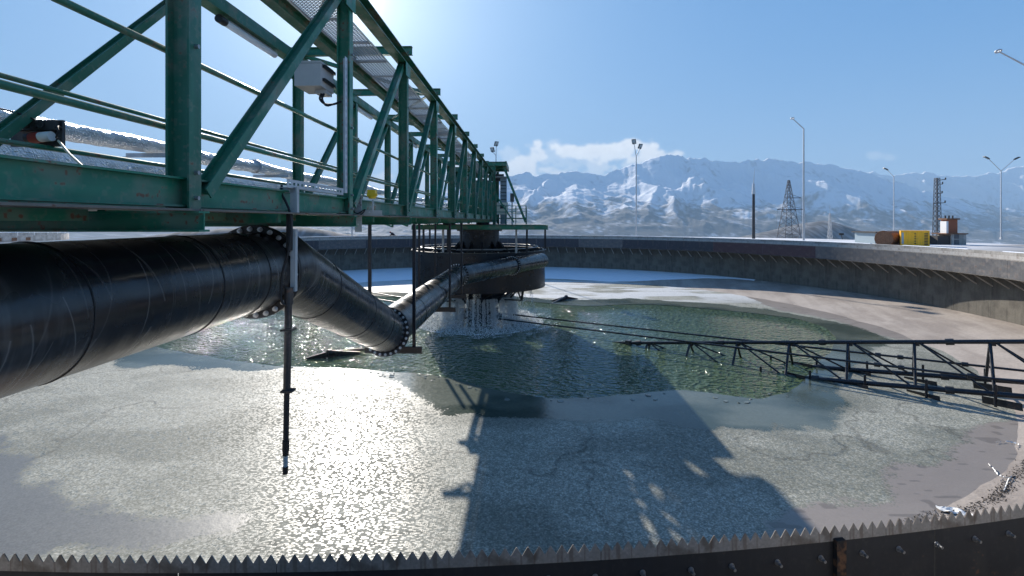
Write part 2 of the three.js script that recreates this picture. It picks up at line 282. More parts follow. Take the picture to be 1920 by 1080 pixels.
  for (let j = 0; j < rows; j++) for (let i = 0; i < cols; i++) { const a = j * (cols + 1) + i, b = a + cols + 1; idx.push(a, a + 1, b, a + 1, b + 1, b); }
  const g = new THREE.BufferGeometry(); g.setAttribute('position', new THREE.Float32BufferAttribute(pos, 3)); g.setAttribute('color', new THREE.Float32BufferAttribute(col, 3)); g.setIndex(idx); g.computeVertexNormals();
  std('mountain', { vertexColors: true, roughness: 0.95 });
  struct('mountains', g, 'mountain');
  // the low dark hill behind the pylon and the one that drops off under the bridge
  for (const [name, list, z] of [['hill', [[1340, 452], [1380, 447], [1430, 437], [1480, 425], [1515, 417], [1545, 414], [1580, 424], [1620, 440], [1650, 452]], 2400], ['hill', [[200, 452], [330, 436], [430, 428], [520, 424], [565, 426], [620, 434], [690, 446], [720, 452]], 1300]]) {
    const p = [], c = [], id = [], nc = 90, nr = 24, x0 = list[0][0], x1 = list[list.length - 1][0];
    for (let j = 0; j <= nr; j++) for (let i = 0; i <= nc; i++) { const px = lerp(x0, x1, i / nc), d = z * (0.82 + 0.36 * j / nr), X = (px - 960) / F * z, b = Math.sin(Math.PI * j / nr);
      const Y = EYE + (HZ - curve(list, px)) / F * z; p.push(X, lerp(-290, Y + (fbm(X / 30, d / 40, 3, 61) - 0.5) * 6 * b, Math.pow(b, 0.8)), -d);
      const s = smooth(0.44, 0.66, fbm(X / 12, d / 14, 4, 63)); c.push(...mix3([0.05, 0.048, 0.048], [0.4, 0.4, 0.42], s * 0.45)); }
    for (let j = 0; j < nr; j++) for (let i = 0; i < nc; i++) { const a = j * (nc + 1) + i, b = a + nc + 1; id.push(a, a + 1, b, a + 1, b + 1, b); }
    const q = new THREE.BufferGeometry(); q.setAttribute('position', new THREE.Float32BufferAttribute(p, 3)); q.setAttribute('color', new THREE.Float32BufferAttribute(c, 3)); q.setIndex(id); q.computeVertexNormals(); struct(name, q, 'mountain');
  }
}
// ------------------------------------------------------------------ inside the tank: silt-covered floor cone, water, ice, snow
const floorY = (r, a) => (r > 27 ? lerp(-5.09, -4.2, (r - 27) / 8) : lerp(-8.4, -5.09, r / 27)) + 0.10 * (fbm(Math.sin(a) * r / 3 + 50, Math.cos(a) * r / 3 + 50, 4, 71) - 0.5) * smooth(35, 33, r);
function polarSheet(r0f, r1f, a0, a1, na, nr, yf) {
  const pos = [], uv = [], idx = [];
  for (let j = 0; j <= nr; j++) for (let i = 0; i <= na; i++) { const a = lerp(a0, a1, i / na), r = lerp(r0f(a), r1f(a), j / nr), p = around(r, a, yf(r, a, j / nr)); pos.push(p.x, p.y, p.z); uv.push(p.x, p.z); }
  for (let j = 0; j < nr; j++) for (let i = 0; i < na; i++) { const a = j * (na + 1) + i, b = a + na + 1; idx.push(a, b, a + 1, a + 1, b, b + 1); }
  const g = new THREE.BufferGeometry(); g.setAttribute('position', new THREE.Float32BufferAttribute(pos, 3)); g.setAttribute('uv', new THREE.Float32BufferAttribute(uv, 2)); g.setIndex(idx); g.computeVertexNormals(); return g;
}
struct('tank_floor', polarSheet(() => 0.5, () => 35.06, 0, Math.PI * 2, 300, 70, floorY), 'beach');
{
  const edge = (a) => { const t = clamp((a - 2.16) / 0.5), t2 = clamp((4.5 - a) / 0.3); return lerp(34.6, 27.6, smooth(0, 1, t) * smooth(0, 1, t2)) + 0.5 * (fbm(a * 14, 3, 4, 73) - 0.5); };
  struct('snow', polarSheet(edge, () => 34.99, 2.14, 4.55, 260, 24, (r, a, k) => floorY(r, a) + 0.075 * smooth(0, 0.12, k) + 0.004), 'snow');
}
{ // open water with wind ripples
  const wave = tex(1024, (u, v) => {
    const wx = u + 0.035 * fbm(u * 6, v * 6, 2, 121, 6), wy = v + 0.03 * fbm(u * 6, v * 6, 2, 123, 6);
    const a = 1 - Math.abs(2 * fbm(wx * 16, wy * 24, 2, 125, 0) - 1), b = fbm(wx * 40, wy * 52, 2, 127, 0), c = vnoise(wx * 70, wy * 100, 129, 0);
    return [a * 0.55 + b * 0.36 + c * 0.10];
  }, { rep: 1 / 7 });
  std('water', { color: lin(0.070, 0.105, 0.050), roughness: 0.04, ior: 1.33, bumpMap: wave, bumpScale: 0.26 });
  const g = new THREE.CircleGeometry(29.4, 90).rotateX(-Math.PI / 2).translate(CX, LEVEL, CZ), p = g.attributes.position, uv = g.attributes.uv;
  for (let i = 0; i < p.count; i++) uv.setXY(i, p.getX(i) * 0.92 + p.getZ(i) * 0.39, p.getZ(i) * 0.92 - p.getX(i) * 0.39);
  struct('water', g, 'water');
}
{ // ice: one thin sheet with the open pool left out; frost, clear ice and silty ice lie in patches on it
  const pool = [[560, 556], [640, 553], [720, 556], [800, 560], [880, 563], [990, 566], [1100, 574], [1180, 571], [1260, 574], [1330, 580], [1400, 586], [1490, 598], [1545, 614], [1562, 640], [1535, 680], [1505, 712], [1470, 737], [1420, 748], [1350, 742], [1280, 735], [1180, 741], [1060, 748], [985, 743], [930, 733], [860, 716], [790, 703], [700, 696], [600, 690], [500, 684], [400, 672], [310, 655], [265, 640], [300, 615], [400, 580], [480, 563]].map(([x, y]) => W(x, y));
  const c = new THREE.CatmullRomCurve3(pool, true).getPoints(420);
  const wob = (p, k) => new THREE.Vector2(p.x + 0.55 * (fbm(p.x / 2 + k, p.z / 2, 4, 81) - 0.5), -p.z + 0.55 * (fbm(p.x / 2, p.z / 2 + 9 + k, 4, 83) - 0.5));
  const shape = new THREE.Shape(Array.from({ length: 200 }, (_, i) => { const q = around(29.6, i / 200 * Math.PI * 2); return new THREE.Vector2(q.x, -q.z); }));
  shape.holes.push(new THREE.Path(c.slice(0, -1).map((p) => wob(p, 0))));
  let g = new THREE.ExtrudeGeometry(shape, { depth: 0.06, bevelEnabled: false }).rotateX(-Math.PI / 2).translate(0, LEVEL - 0.03, 0);
  const X0 = CX - 30, Z0 = -CZ - 30, S = 60, p = g.attributes.position, uv = g.attributes.uv;
  for (let i = 0; i < p.count; i++) uv.setXY(i, (p.getX(i) - X0) / S, (-p.getZ(i) - Z0) / S);
  // patches, drawn in plan
  const plan = (l) => l.map(([x, y]) => { const q = W(x, y); return [q.x, -q.z]; });
  const clearA = plan([[200, 640], [215, 690], [330, 688], [480, 700], [600, 691], [680, 702], [745, 725], [790, 765], [870, 790], [960, 782], [1060, 790], [1180, 785], [1300, 803], [1430, 808], [1540, 800], [1590, 775], [1570, 745], [1545, 715], [1600, 690], [1640, 660], [1680, 640], [1640, 618], [1560, 603], [1440, 580], [1320, 569], [1180, 560], [1060, 564], [960, 556], [800, 550], [600, 545], [400, 570]]);
  const clearB = plan([[-300, 800], [0, 822], [28, 850], [42, 885], [34, 912], [120, 935], [260, 960], [430, 975], [520, 1000], [300, 1030], [-300, 1040]]);
  const mud = plan([[1400, 1020], [1450, 992], [1500, 957], [1580, 937], [1672, 936], [1656, 905], [1680, 872], [1760, 864], [1800, 850], [1818, 805], [1880, 790], [2300, 800], [2300, 1150], [1400, 1100]]);
  const mud2 = plan([[1700, 640], [1560, 600], [1470, 583], [1400, 560], [1380, 548], [1500, 548], [1700, 585], [1800, 640]]);
  const inside = (l, x, y) => { let r = false; for (let i = 0, j = l.length - 1; i < l.length; j = i++) { const [a, b] = l[i], [c2, d] = l[j]; if ((b > y) !== (d > y) && x < (c2 - a) * (y - b) / (d - b) + a) r = !r; } return r; };
  const N = 512, grid = [clearA, clearB, mud, mud2].map((l) => { const m = new Float32Array(N * N); for (let j = 0; j < N; j++) for (let i = 0; i < N; i++) m[j * N + i] = inside(l, X0 + (i + 0.5) / N * S, Z0 + (j + 0.5) / N * S) ? 1 : 0; for (const [sx, sy] of [[1, 0], [0, 1], [1, 0], [0, 1]]) { const c3 = m.slice(); for (let j = 3; j < N - 3; j++) for (let i = 3; i < N - 3; i++) { let q = 0; for (let k = -3; k <= 3; k++) q += c3[(j + k * sy) * N + i + k * sx]; m[j * N + i] = q / 7; } } return m; });
  const look = (m, x, y) => { const fx = clamp(x * N - 0.5, 0, N - 1.001), fy = clamp(y * N - 0.5, 0, N - 1.001), i = fx | 0, j = fy | 0, u = fx - i, v = fy - j, o = j * N + i; return lerp(lerp(m[o], m[o + 1] ?? 0, u), lerp(m[o + N] ?? 0, m[o + N + 1] ?? 0, u), v); };
  const HN = 1024, slow = [0, 1, 2, 3, 4, 5].map(() => new Float32Array(HN * HN));
  for (let j = 0; j < HN; j++) for (let i = 0; i < HN; i++) {
    const x = X0 + (i + 0.5) / HN * S, z = Z0 + (j + 0.5) / HN * S, o = j * HN + i;
    slow[0][o] = fbm(x / 1.6, z / 1.6, 3, 131) - 0.5; slow[1][o] = fbm(x / 1.6 + 40, z / 1.6, 3, 133) - 0.5; slow[2][o] = fbm(x / 3.2 + 7, z / 2.1, 4, 135); slow[3][o] = fbm(x / 4.5 + 11, z / 4.5, 4, 141); slow[4][o] = fbm(x / 5, z / 1.4, 4, 143); slow[5][o] = fbm(x * 1.6, z * 1.6, 2, 147) - 0.5;
  }
  const T = 2048, cd = new Uint8Array(T * T * 4), rd = new Uint8Array(T * T * 4);
  for (let j = 0; j < T; j++) for (let i = 0; i < T; i++) {
    const u = i / T, v = j / T, x = X0 + u * S, z = Z0 + v * S;
    const so = (j >> 1) * HN + (i >> 1), du = 0.02 * slow[0][so], dv = 0.02 * slow[1][so];
    const ca = look(grid[0], u + du, v + dv), cb = look(grid[1], u + du, v + dv), md = Math.max(look(grid[2], u + du, v + dv), look(grid[3], u + du, v + dv));
    const big = slow[2][so], grain = hash2(i, j, 137), g2 = vnoise(x * 14, z * 14, 139), vein = 1 - Math.abs(2 * slow[3][so] - 1);
    const far = smooth(42, 50, z), dith = (g2 - 0.5) * 0.35 + (grain - 0.5) * 0.3 + slow[5][so] * 0.5;
    let frost = mix3([0.058, 0.068, 0.052], [0.64, 0.62, 0.525], clamp((0.17 + 0.07 * g2 + 0.62 * grain * grain * grain + 0.10 * smooth(0.6, 0.75, g2)) * (0.62 + 0.45 * smooth(0.3, 0.6, big))));
    frost = frost.map((q) => q * (1 - 0.34 * smooth(0.972, 0.994, vein)));
    frost = mix3(frost, [0.60, 0.61, 0.60].map((q) => q * (0.8 + 0.2 * grain)), far * smooth(0.36, 0.5, slow[4][so]));
    let clr = mix3([0.055, 0.072, 0.058], [0.125, 0.14, 0.112], smooth(0.35, 0.7, big)).map((q) => q * (0.92 + 0.16 * g2));
    let mu = mix3([0.24, 0.205, 0.175], [0.31, 0.27, 0.235], big).map((q) => q * (0.93 + 0.1 * grain) * (1 - 0.3 * smooth(0.80, 0.86, vnoise(x * 2.2, z * 6, 145))));
    let cc = frost, rr = hash2(i >> 1, j, 149) > 0.72 ? 0.175 : 0.74 + 0.16 * grain;
    const kc = Math.max(smooth(0.4, 0.62, ca + dith), smooth(0.4, 0.65, cb + dith) * 0.9); cc = mix3(cc, clr, kc); rr = lerp(rr, 0.12 + 0.06 * g2, kc);
    if (cb > 0) { const k = smooth(0.4, 0.65, cb + dith); cc = mix3(cc, [0.17, 0.17, 0.165].map((q) => q * (0.8 + 0.4 * grain)), k * 0.85); rr = lerp(rr, 0.40, k); }
    const km = smooth(0.38, 0.62, md + dith * 0.8); cc = mix3(cc, mu, km); rr = lerp(rr, 0.38, km);
    const o = (j * T + i) * 4; for (let k = 0; k < 3; k++) { cd[o + k] = clamp(toS(clamp(cc[k]))) * 255; rd[o + k] = clamp(rr) * 255; } cd[o + 3] = rd[o + 3] = 255;
  }
  const dt = (d, srgb) => { const t = new THREE.DataTexture(d, T, T); t.magFilter = THREE.LinearFilter; if (srgb) t.colorSpace = THREE.SRGBColorSpace; t.needsUpdate = true; return t; };
  const bump = tex(1024, (u, v, i, j) => [0.13 * hash2(i >> 1, j >> 1, 151) + 0.10 * vnoise(u * 256, v * 256, 153, 256) + 0.77 * fbm(u * 40, v * 40, 4, 155, 40)], { rep: 60 / 8 });
  std('ice', { map: dt(cd, true), roughnessMap: dt(rd), roughness: 1, ior: 1.31, bumpMap: bump, bumpScale: 0.0045 });
  struct('ice_sheet', g, 'ice');
}
// ------------------------------------------------------------------ tank wall
{
  const t = thing('tank_wall', 'round grey concrete tank wall below the steel launder', 'wall', V(CX, 0, CZ));
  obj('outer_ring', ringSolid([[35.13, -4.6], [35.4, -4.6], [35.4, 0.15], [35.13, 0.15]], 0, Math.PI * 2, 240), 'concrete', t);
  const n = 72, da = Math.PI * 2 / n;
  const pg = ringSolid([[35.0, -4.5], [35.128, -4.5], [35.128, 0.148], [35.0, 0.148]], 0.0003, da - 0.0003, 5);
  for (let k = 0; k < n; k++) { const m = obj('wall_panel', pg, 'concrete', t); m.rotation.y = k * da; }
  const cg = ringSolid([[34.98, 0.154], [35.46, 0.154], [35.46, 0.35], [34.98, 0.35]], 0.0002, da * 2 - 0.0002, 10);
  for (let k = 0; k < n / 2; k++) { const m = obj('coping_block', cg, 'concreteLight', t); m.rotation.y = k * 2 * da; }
}
{ // snow lying on the coping, in runs
  const rr = rng(31); const parts = []; let a = 0;
  while (a < 6.2) { const w = 0.05 + rr() * 0.35; parts.push(ringSolid([[35.14, 0.354], [35.44, 0.354], [35.42, 0.385], [35.2, 0.385]], a, Math.min(a + w, 6.28), 12)); a += w + rr() * 0.12; }
  struct('snow_on_coping', merge(parts).translate(CX, 0, CZ), 'snow', 'stuff');
}
// ------------------------------------------------------------------ launder with toothed weir plates
{
  const t = thing('launder', 'steel overflow launder with saw-toothed weir round the tank rim', 'launder', V(CX, 0, CZ));
  const deg = Math.PI / 180, n = 36;
  for (let k = 0; k < n; k++) {
    const a0 = k * 10 * deg + 0.0002, a1 = a0 + 10 * deg - 0.0004, mid = ((k * 10 + 5) % 360);
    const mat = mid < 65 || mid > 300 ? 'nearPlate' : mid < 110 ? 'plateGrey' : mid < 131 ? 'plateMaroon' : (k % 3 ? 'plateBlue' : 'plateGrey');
    obj('trough_plate', ringSolid([[RW, -1.2], [RW + 0.012, -1.2], [RW + 0.012, -0.075], [RW, -0.075]], a0, a1, 10), mat, t);
  }
  obj('trough_floor', ringSolid([[RW + 0.013, -1.215], [34.98, -1.215], [34.98, -1.19], [RW + 0.013, -1.19]], 0, Math.PI * 2, 240), 'darkSteel', t);
  obj('bottom_angle', ringSolid([[RW - 0.05, -1.225], [RW + 0.012, -1.225], [RW + 0.012, -1.212], [RW - 0.05, -1.212]], 0, Math.PI * 2, 240), 'weir', t);
  obj('trough_lining', ringSolid([[34.962, -1.188], [34.995, -1.188], [34.995, 0.145], [34.962, 0.145]], 0, Math.PI * 2, 240), 'liningWhite', t);
  // weir plates: 28 teeth each
  const teeth = 28, pitch = 0.0842, len = teeth * pitch, arc = len / RW, count = Math.round(Math.PI * 2 / arc), da = Math.PI * 2 / count, step = da / teeth;
  const r0 = RW + 0.0125, r1 = r0 + 0.007, pos = [];
  const at = (r, a, y) => V(r * Math.sin(a), y, r * Math.cos(a)), quad = (a, b, c, d) => [a, b, c, a, c, d].forEach((v) => pos.push(v.x, v.y, v.z)), tri = (a, b, c) => [a, b, c].forEach((v) => pos.push(v.x, v.y, v.z));
  for (let k = 0; k < teeth; k++) {
    const a = k * step + (k ? 0 : 0.00008), b = (k + 1) * step - (k === teeth - 1 ? 0.00008 : 0), m = (k + 0.5) * step, lo = -0.062, bot = -0.125, w = 0.00009;
    for (const r of [r0, r1]) { quad(at(r, a, bot), at(r, b, bot), at(r, b, lo), at(r, a, lo)); quad(at(r, a, lo), at(r, b, lo), at(r, m + w, 0), at(r, m - w, 0)); }
    quad(at(r0, a, lo), at(r1, a, lo), at(r1, m - w, 0), at(r0, m - w, 0)); quad(at(r0, b, lo), at(r1, b, lo), at(r1, m + w, 0), at(r0, m + w, 0)); quad(at(r0, m - w, 0), at(r1, m - w, 0), at(r1, m + w, 0), at(r0, m + w, 0));
    quad(at(r0, a, bot), at(r1, a, bot), at(r1, b, bot), at(r0, b, bot));
  }
  for (const a of [0.00008, da - 0.00008]) quad(at(r0, a, -0.125), at(r1, a, -0.125), at(r1, a, -0.062), at(r0, a, -0.062));
  let g = new THREE.BufferGeometry(); g.setAttribute('position', new THREE.Float32BufferAttribute(pos, 3)); g.computeVertexNormals(); g = finish(g);
  for (let k = 0; k < count; k++) { const m = obj('weir_plate', g, 'weir', t); m.rotation.y = k * da + 0.021; }
  // struts from the trough down to the wall
  const sg = merge([sweep(Lsec(0.07, 0.07, 0.01), V(0, -1.23, RW + 0.02), V(0, -2.05, 34.99))]);
  for (let k = 0; k < 170; k++) { const m = obj('strut', sg, 'weirLight', t); m.rotation.y = k / 170 * Math.PI * 2; }
  // bolts through the near plates: shank, washer, nut
  const bg = merge([new THREE.CylinderGeometry(0.023, 0.023, 0.005, 16).rotateX(Math.PI / 2).translate(0, 0, 0.0025), new THREE.CylinderGeometry(0.018, 0.018, 0.018, 6).rotateX(Math.PI / 2).translate(0, 0, 0.014), new THREE.CylinderGeometry(0.012, 0.012, 0.03, 10).rotateX(Math.PI / 2).translate(0, 0, 0.036)].map((q) => q.toNonIndexed()));
  const rb = rng(17);
  for (let k = -16; k < 30; k++) { const a = k * 0.0107 + 0.004 + (rb() - 0.5) * 0.0012, h = new THREE.Group(); const m = obj('bolt', bg, 'boltDull', t); m.position.set((RW + 0.0125) * Math.sin(a), -0.245 + (rb() - 0.5) * 0.012, (RW + 0.0125) * Math.cos(a)); m.rotation.y = a; m.rotation.z = rb() * 3; m.rotation.order = 'YXZ'; }
  const sa = Math.atan2(P(1580, 1030, 3.95).x - CX, P(1580, 1030, 3.95).z - CZ);
  const st = obj('joint_angle', ringSolid([[RW + 0.0205, -1.1], [RW + 0.06, -1.1], [RW + 0.06, -0.10], [RW + 0.0205, -0.10]], sa - 0.0012, sa + 0.0012, 1), 'rustDark', t); st.userData.label = 'rusty vertical joint angle';
}

// ================================================================== THE BRIDGE AND WHAT HANGS ON IT
const TURN = -Math.atan(0.0337), BASE = V(-3.6 * Math.cos(TURN), EYE, 3.6 * Math.sin(TURN));
const L = (A, Y, z) => V(A + 3.6, Y, -z);                                       // bridge frame: A across, Y over the eye, z along
const onBridge = (name, label, cat, group) => thing(name, label, cat, BASE, TURN, group);
const zk = (k) => 3.5 + 3.14 * k;
const bridge = onBridge('truss_bridge', 'long green steel truss footbridge running from the left rim to the tank centre', 'bridge');
{
  const t = bridge, near = -2.34, far = -4.62;
  for (const [s, A] of [[1, near - 0.1], [-1, far + 0.1]]) {
    for (let k = -1; k < 11; k++) {
      const a = zk(k), b = zk(k + 1), m = k % 3 === 1 ? 'greenDusty' : 'green';
      obj('bottom_beam', sweep(Hsec(0.12, 0.205, 0.014, 0.03), L(A - s * 0.02, 0.2, a + 0.003), L(A - s * 0.02, 0.2, b - 0.003)), m, t);
      obj('bottom_flange', sweep(rect(0.2, 0.014), L(A + s * 0.02, 0.077, a + 0.003), L(A + s * 0.02, 0.077, b - 0.003)), 'dustyFlange', t);
      obj('top_chord', merge([sweep(Csec(0.2, 0.19, 0.016).map(([x, y]) => [(x - 0.1) * -s, y - 0.095]), L(A, 3.125, a + 0.002), L(A, 3.125, b - 0.002))]), m, t);
      obj('diagonal', sweep(Hturn(0.09, 0.115, 0.012, 0.02), L(A + s * 0.03, 0.2, a + 0.15), L(A, 3.02, b - 0.12), V(0, 0, 1)), k % 2 ? 'green' : 'greenDusty', t);
    }
    for (let k = -1; k < 12; k++) {
      const post = obj('post', sweep(Hturn(0.13, 0.17, 0.016, 0.014), L(A, 0.085, zk(k)), L(A, 3.025, zk(k)), V(0, 0, 1)), k % 2 ? 'green' : 'greenDusty', t);
      obj('gusset', box(0.012, 0.26, 0.34, A + s * 0.107 + 3.6, 2.9, -zk(k) + 0.08), 'green', post); for (const y of [0.16, 0.34, 1.23, 2.2]) obj('bolt', rod(V(A + s * 0.085 + 3.6, y, -zk(k)), V(A + s * 0.112 + 3.6, y, -zk(k)), 0.016, 6), 'boltDull', post);
    }
    for (const Y of [0.665, 1.21]) for (let k = -1; k < 11; k++) obj('handrail', rod(L(A - s * 0.13, Y, zk(k)), L(A - s * 0.13, Y, zk(k + 1) - 0.004), 0.024, 10), k % 2 ? 'greenDusty' : 'green', t);
  }
  const cross = sweep(Hsec(0.1, 0.16, 0.012, 0.012), L(far - 0.04, 3.305, 0), L(near + 0.07, 3.305, 0));
  const under = sweep(Hsec(0.12, 0.145, 0.014, 0.012), L(far - 0.03, -0.005, 0), L(near + 0.05, -0.005, 0));
  for (let k = -1; k < 12; k++) { let m = obj('top_crossbeam', cross, 'green', t); m.position.z = -zk(k); m = obj('floor_beam', under, 'green', t); m.position.z = -zk(k); if (k < 11) { m = obj('floor_joist', sweep(rect(0.06, 0.1), L(far + 0.2, 0.03, 0), L(near - 0.2, 0.03, 0)), 'green', t); m.position.z = -zk(k + 0.5); } }
  for (let k = -1; k < 11; k++) {
    obj('floor_plate', span(-4.5 + 3.6, -2.69 + 3.6, 0.086, 0.096, -zk(k) - 0.01, -zk(k + 1) + 0.01), 'darkSteel', t);
    obj('roof_brace', sweep(Lsec(0.07, 0.07, 0.008), L(k % 2 ? near - 0.2 : far + 0.2, 3.21, zk(k)), L(k % 2 ? far + 0.2 : near - 0.2, 3.21, zk(k + 1))), 'green', t);
    obj('centre_beam', sweep(Hsec(0.17, 0.17, 0.014, 0.014), L(-3.42, 2.96, zk(k) + 0.002), L(-3.42, 2.96, zk(k + 1) - 0.002)), 'greenDusty', t);
    obj('floor_stringer', sweep(rect(0.06, 0.08), L(-3.1, 0.04, zk(k) + 0.07), L(-3.1, 0.04, zk(k + 1) - 0.07)), 'green', t);
    if (k >= 0) obj('hanger_link', sweep(Lsec(0.05, 0.05, 0.006), L(-3.42, 3.04, zk(k)), L(-3.42, 3.23, zk(k))), 'green', t);
  }
  // punched anti-slip sheets under the roof: each hole has a pressed lip
  const pitch = 0.0564, nx = 11, nz = 18, pos = [];
  const cell = (cx, cz) => { const N = 8, sq = (k) => { const a = (k + 0.5) / N * Math.PI * 2, c = Math.cos(a), s = Math.sin(a), m = pitch / 2 / Math.max(Math.abs(c), Math.abs(s)); return [cx + c * m, 0, cz + s * m]; }, ci = (k, r, y) => { const a = (k + 0.5) / N * Math.PI * 2; return [cx + Math.cos(a) * r, y, cz + Math.sin(a) * r * 1.12]; };
    for (let k = 0; k < N; k++) { const a = sq(k), b = sq(k + 1), c = ci(k + 1, 0.0185, 0), d = ci(k, 0.0185, 0), e = ci(k + 1, 0.0155, -0.009), f = ci(k, 0.0155, -0.009); for (const v of [a, b, c, a, c, d, d, c, e, d, e, f]) pos.push(...v); } };
  for (let i = 0; i < nx; i++) for (let j = 0; j < nz; j++) cell((i - (nx - 1) / 2) * pitch, (j - (nz - 1) / 2) * pitch);
  let pg = new THREE.BufferGeometry(); pg.setAttribute('position', new THREE.Float32BufferAttribute(pos, 3)); pg.computeVertexNormals(); pg = finish(pg);
  const w = nx * pitch, d = nz * pitch; pg = merge([pg, box(w, 0.04, 0.004, 0, -0.02, d / 2 - 0.002), box(w, 0.04, 0.004, 0, -0.02, -d / 2 + 0.002), box(0.004, 0.04, d - 0.01, w / 2 - 0.002, -0.02, 0), box(0.004, 0.04, d - 0.01, -w / 2 + 0.002, -0.02, 0)]);
  for (let k = 0; k < 33; k++) { const m = obj('perforated_sheet', pg, 'galvanised', t); m.position.copy(L(-3.03 + 0.006 * Math.sin(k * 7), 3.09 + 0.004 * Math.sin(k * 3), 2.0 + k * (d + 0.006))); m.rotation.z = 0.006 * Math.sin(k * 5); }
  // brackets on the far side for the wrapped pipes
  for (let k = 0; k < 11; k++) { for (const Y of [0.85, 0.3]) obj('pipe_bracket', sweep(Lsec(0.06, 0.06, 0.007), L(-4.72, Y, zk(k)), L(-5.42, Y, zk(k))), 'galvanised', t); }
}
{ // two foil-wrapped pipes on the far side
  const wrap = (name, label, A, Y, r, seed) => {
    const t = onBridge(name, label, 'pipe', 'foil-wrapped pipes on the far side of the bridge');
    for (let k = 0; k < 11; k++) {
      const a = zk(k - 1), b = zk(k), n = 22, m = 110, pos = [], uv = [], idx = [];
      for (let j = 0; j <= m; j++) for (let i = 0; i <= n; i++) { const z = lerp(a, b, j / m), q = i / n * Math.PI * 2, rr = r * (1 + 0.16 * (fbm(z * 5 + q * 0.4, Math.cos(q) * 1.5 + 5, 3, seed) - 0.5) + 0.15 * (fbm(z * 13 + 2 * Math.sin(q), Math.cos(q) * 3 + 9, 3, seed + 2) - 0.5)), sag = 0.03 * Math.sin(Math.PI * j / m); const p = L(A + rr * Math.cos(q), Y + rr * Math.sin(q) - sag, z); pos.push(p.x, p.y, p.z); uv.push(q * r, z); }
      for (let j = 0; j < m; j++) for (let i = 0; i < n; i++) { const c = j * (n + 1) + i, d = c + n + 1; idx.push(c, d, c + 1, c + 1, d, d + 1); }
      const g = new THREE.BufferGeometry(); g.setAttribute('position', new THREE.Float32BufferAttribute(pos, 3)); g.setAttribute('uv', new THREE.Float32BufferAttribute(uv, 2)); g.setIndex(idx); g.computeVertexNormals();
      obj('foil_wrap', g, 'foil', t);
      if (k % 2 === 0 && r < 0.15) obj('loose_wrap', rod(L(A, Y, b - 0.35), L(A, Y, b - 0.1), r * 1.35, 9, r * 1.2), 'foil', t);
    }
  };
  wrap('wrapped_pipe', 'thin foil-wrapped pipe on brackets, the upper of two behind the bridge posts', -5.2, 1.03, 0.105, 201);
  wrap('wrapped_pipe', 'thick foil-wrapped pipe lying low behind the green bottom beam', -5.05, 0.585, 0.2, 205);
}
// ------------------------------------------------------------------ feed pipe
function pipeSection(pts, r, capNormals, n = 56) {                              // mitred pipe run; normals of its first and last ring may be given
  const pos = [], nor = [], uv = [], idx = []; let run = 0;
  for (let s = 0; s < pts.length - 1; s++) {
    const a = pts[s], b = pts[s + 1], d = b.clone().sub(a).normalize(), len = a.distanceTo(b);
    const pl = (i) => { if (i === 0) return capNormals?.[0] ?? d; if (i === pts.length - 1) return capNormals?.[1] ?? d; return pts[i].clone().sub(pts[i - 1]).normalize().add(pts[i + 1].clone().sub(pts[i]).normalize()).normalize(); };
    const side = V(0, 1, 0).cross(d).normalize(), top = d.clone().cross(side), m = Math.max(2, Math.ceil(len / 0.25)), base = pos.length / 3, na = pl(s), nb = pl(s + 1);
    for (let j = 0; j <= m; j++) for (let i = 0; i <= n; i++) {
      const q = i / n * Math.PI * 2, o = side.clone().multiplyScalar(Math.cos(q)).addScaledVector(top, Math.sin(q)), off = o.clone().multiplyScalar(r);
      const ta = -off.dot(na) / d.dot(na), tb = len - off.dot(nb) / d.dot(nb), t = lerp(ta, tb, j / m), p = a.clone().add(off).addScaledVector(d, t);
      pos.push(p.x, p.y, p.z); nor.push(o.x, o.y, o.z); uv.push(q * r, run + t);
    }
    for (let j = 0; j < m; j++) for (let i = 0; i < n; i++) { const c = base + j * (n + 1) + i, e = c + n + 1; idx.push(c, c + 1, e, c + 1, e + 1, e); }
    run += len;
  }
  const g = new THREE.BufferGeometry(); g.setAttribute('position', new THREE.Float32BufferAttribute(pos, 3)); g.setAttribute('normal', new THREE.Float32BufferAttribute(nor, 3)); g.setAttribute('uv', new THREE.Float32BufferAttribute(uv, 2)); g.setIndex(idx); return g.toNonIndexed();
}
function flange(parent, c, nrm, r0, r1, bolts) {
  const q = new THREE.Quaternion().setFromUnitVectors(V(0, 0, 1), nrm);
  const ring = (z) => { const s = new THREE.Shape().absarc(0, 0, r1, 0, Math.PI * 2); s.holes.push(new THREE.Path().absarc(0, 0, r0, 0, Math.PI * 2, true)); return finish(new THREE.ExtrudeGeometry(s, { depth: 0.03, bevelEnabled: true, bevelSize: 0.003, bevelThickness: 0.003, bevelSegments: 1, curveSegments: 40 }).translate(0, 0, z)); };
  const f = obj('flange', merge([ring(-0.04), ring(0.007)]).applyQuaternion(q), 'black', parent); f.position.copy(c);
  const bg = merge([new THREE.CylinderGeometry(0.033, 0.033, 0.006, 14).rotateX(Math.PI / 2).translate(0, 0, 0.045), new THREE.CylinderGeometry(0.027, 0.027, 0.03, 6).rotateX(Math.PI / 2).translate(0, 0, 0.06), new THREE.CylinderGeometry(0.033, 0.033, 0.006, 14).rotateX(Math.PI / 2).translate(0, 0, -0.048), new THREE.CylinderGeometry(0.027, 0.027, 0.03, 6).rotateX(Math.PI / 2).translate(0, 0, -0.064), new THREE.CylinderGeometry(0.012, 0.012, 0.2, 8).rotateX(Math.PI / 2)].map((g) => g.toNonIndexed()));
  for (let k = 0; k < bolts; k++) { const a = k / bolts * Math.PI * 2 + 0.05, m = obj('bolt', bg, 'bolt', f); m.position.copy(V(Math.cos(a) * (r0 + r1) / 2, Math.sin(a) * (r0 + r1) / 2, 0).applyQuaternion(q)); m.quaternion.copy(q); m.rotateZ(k * 0.37); }
  return f;
}
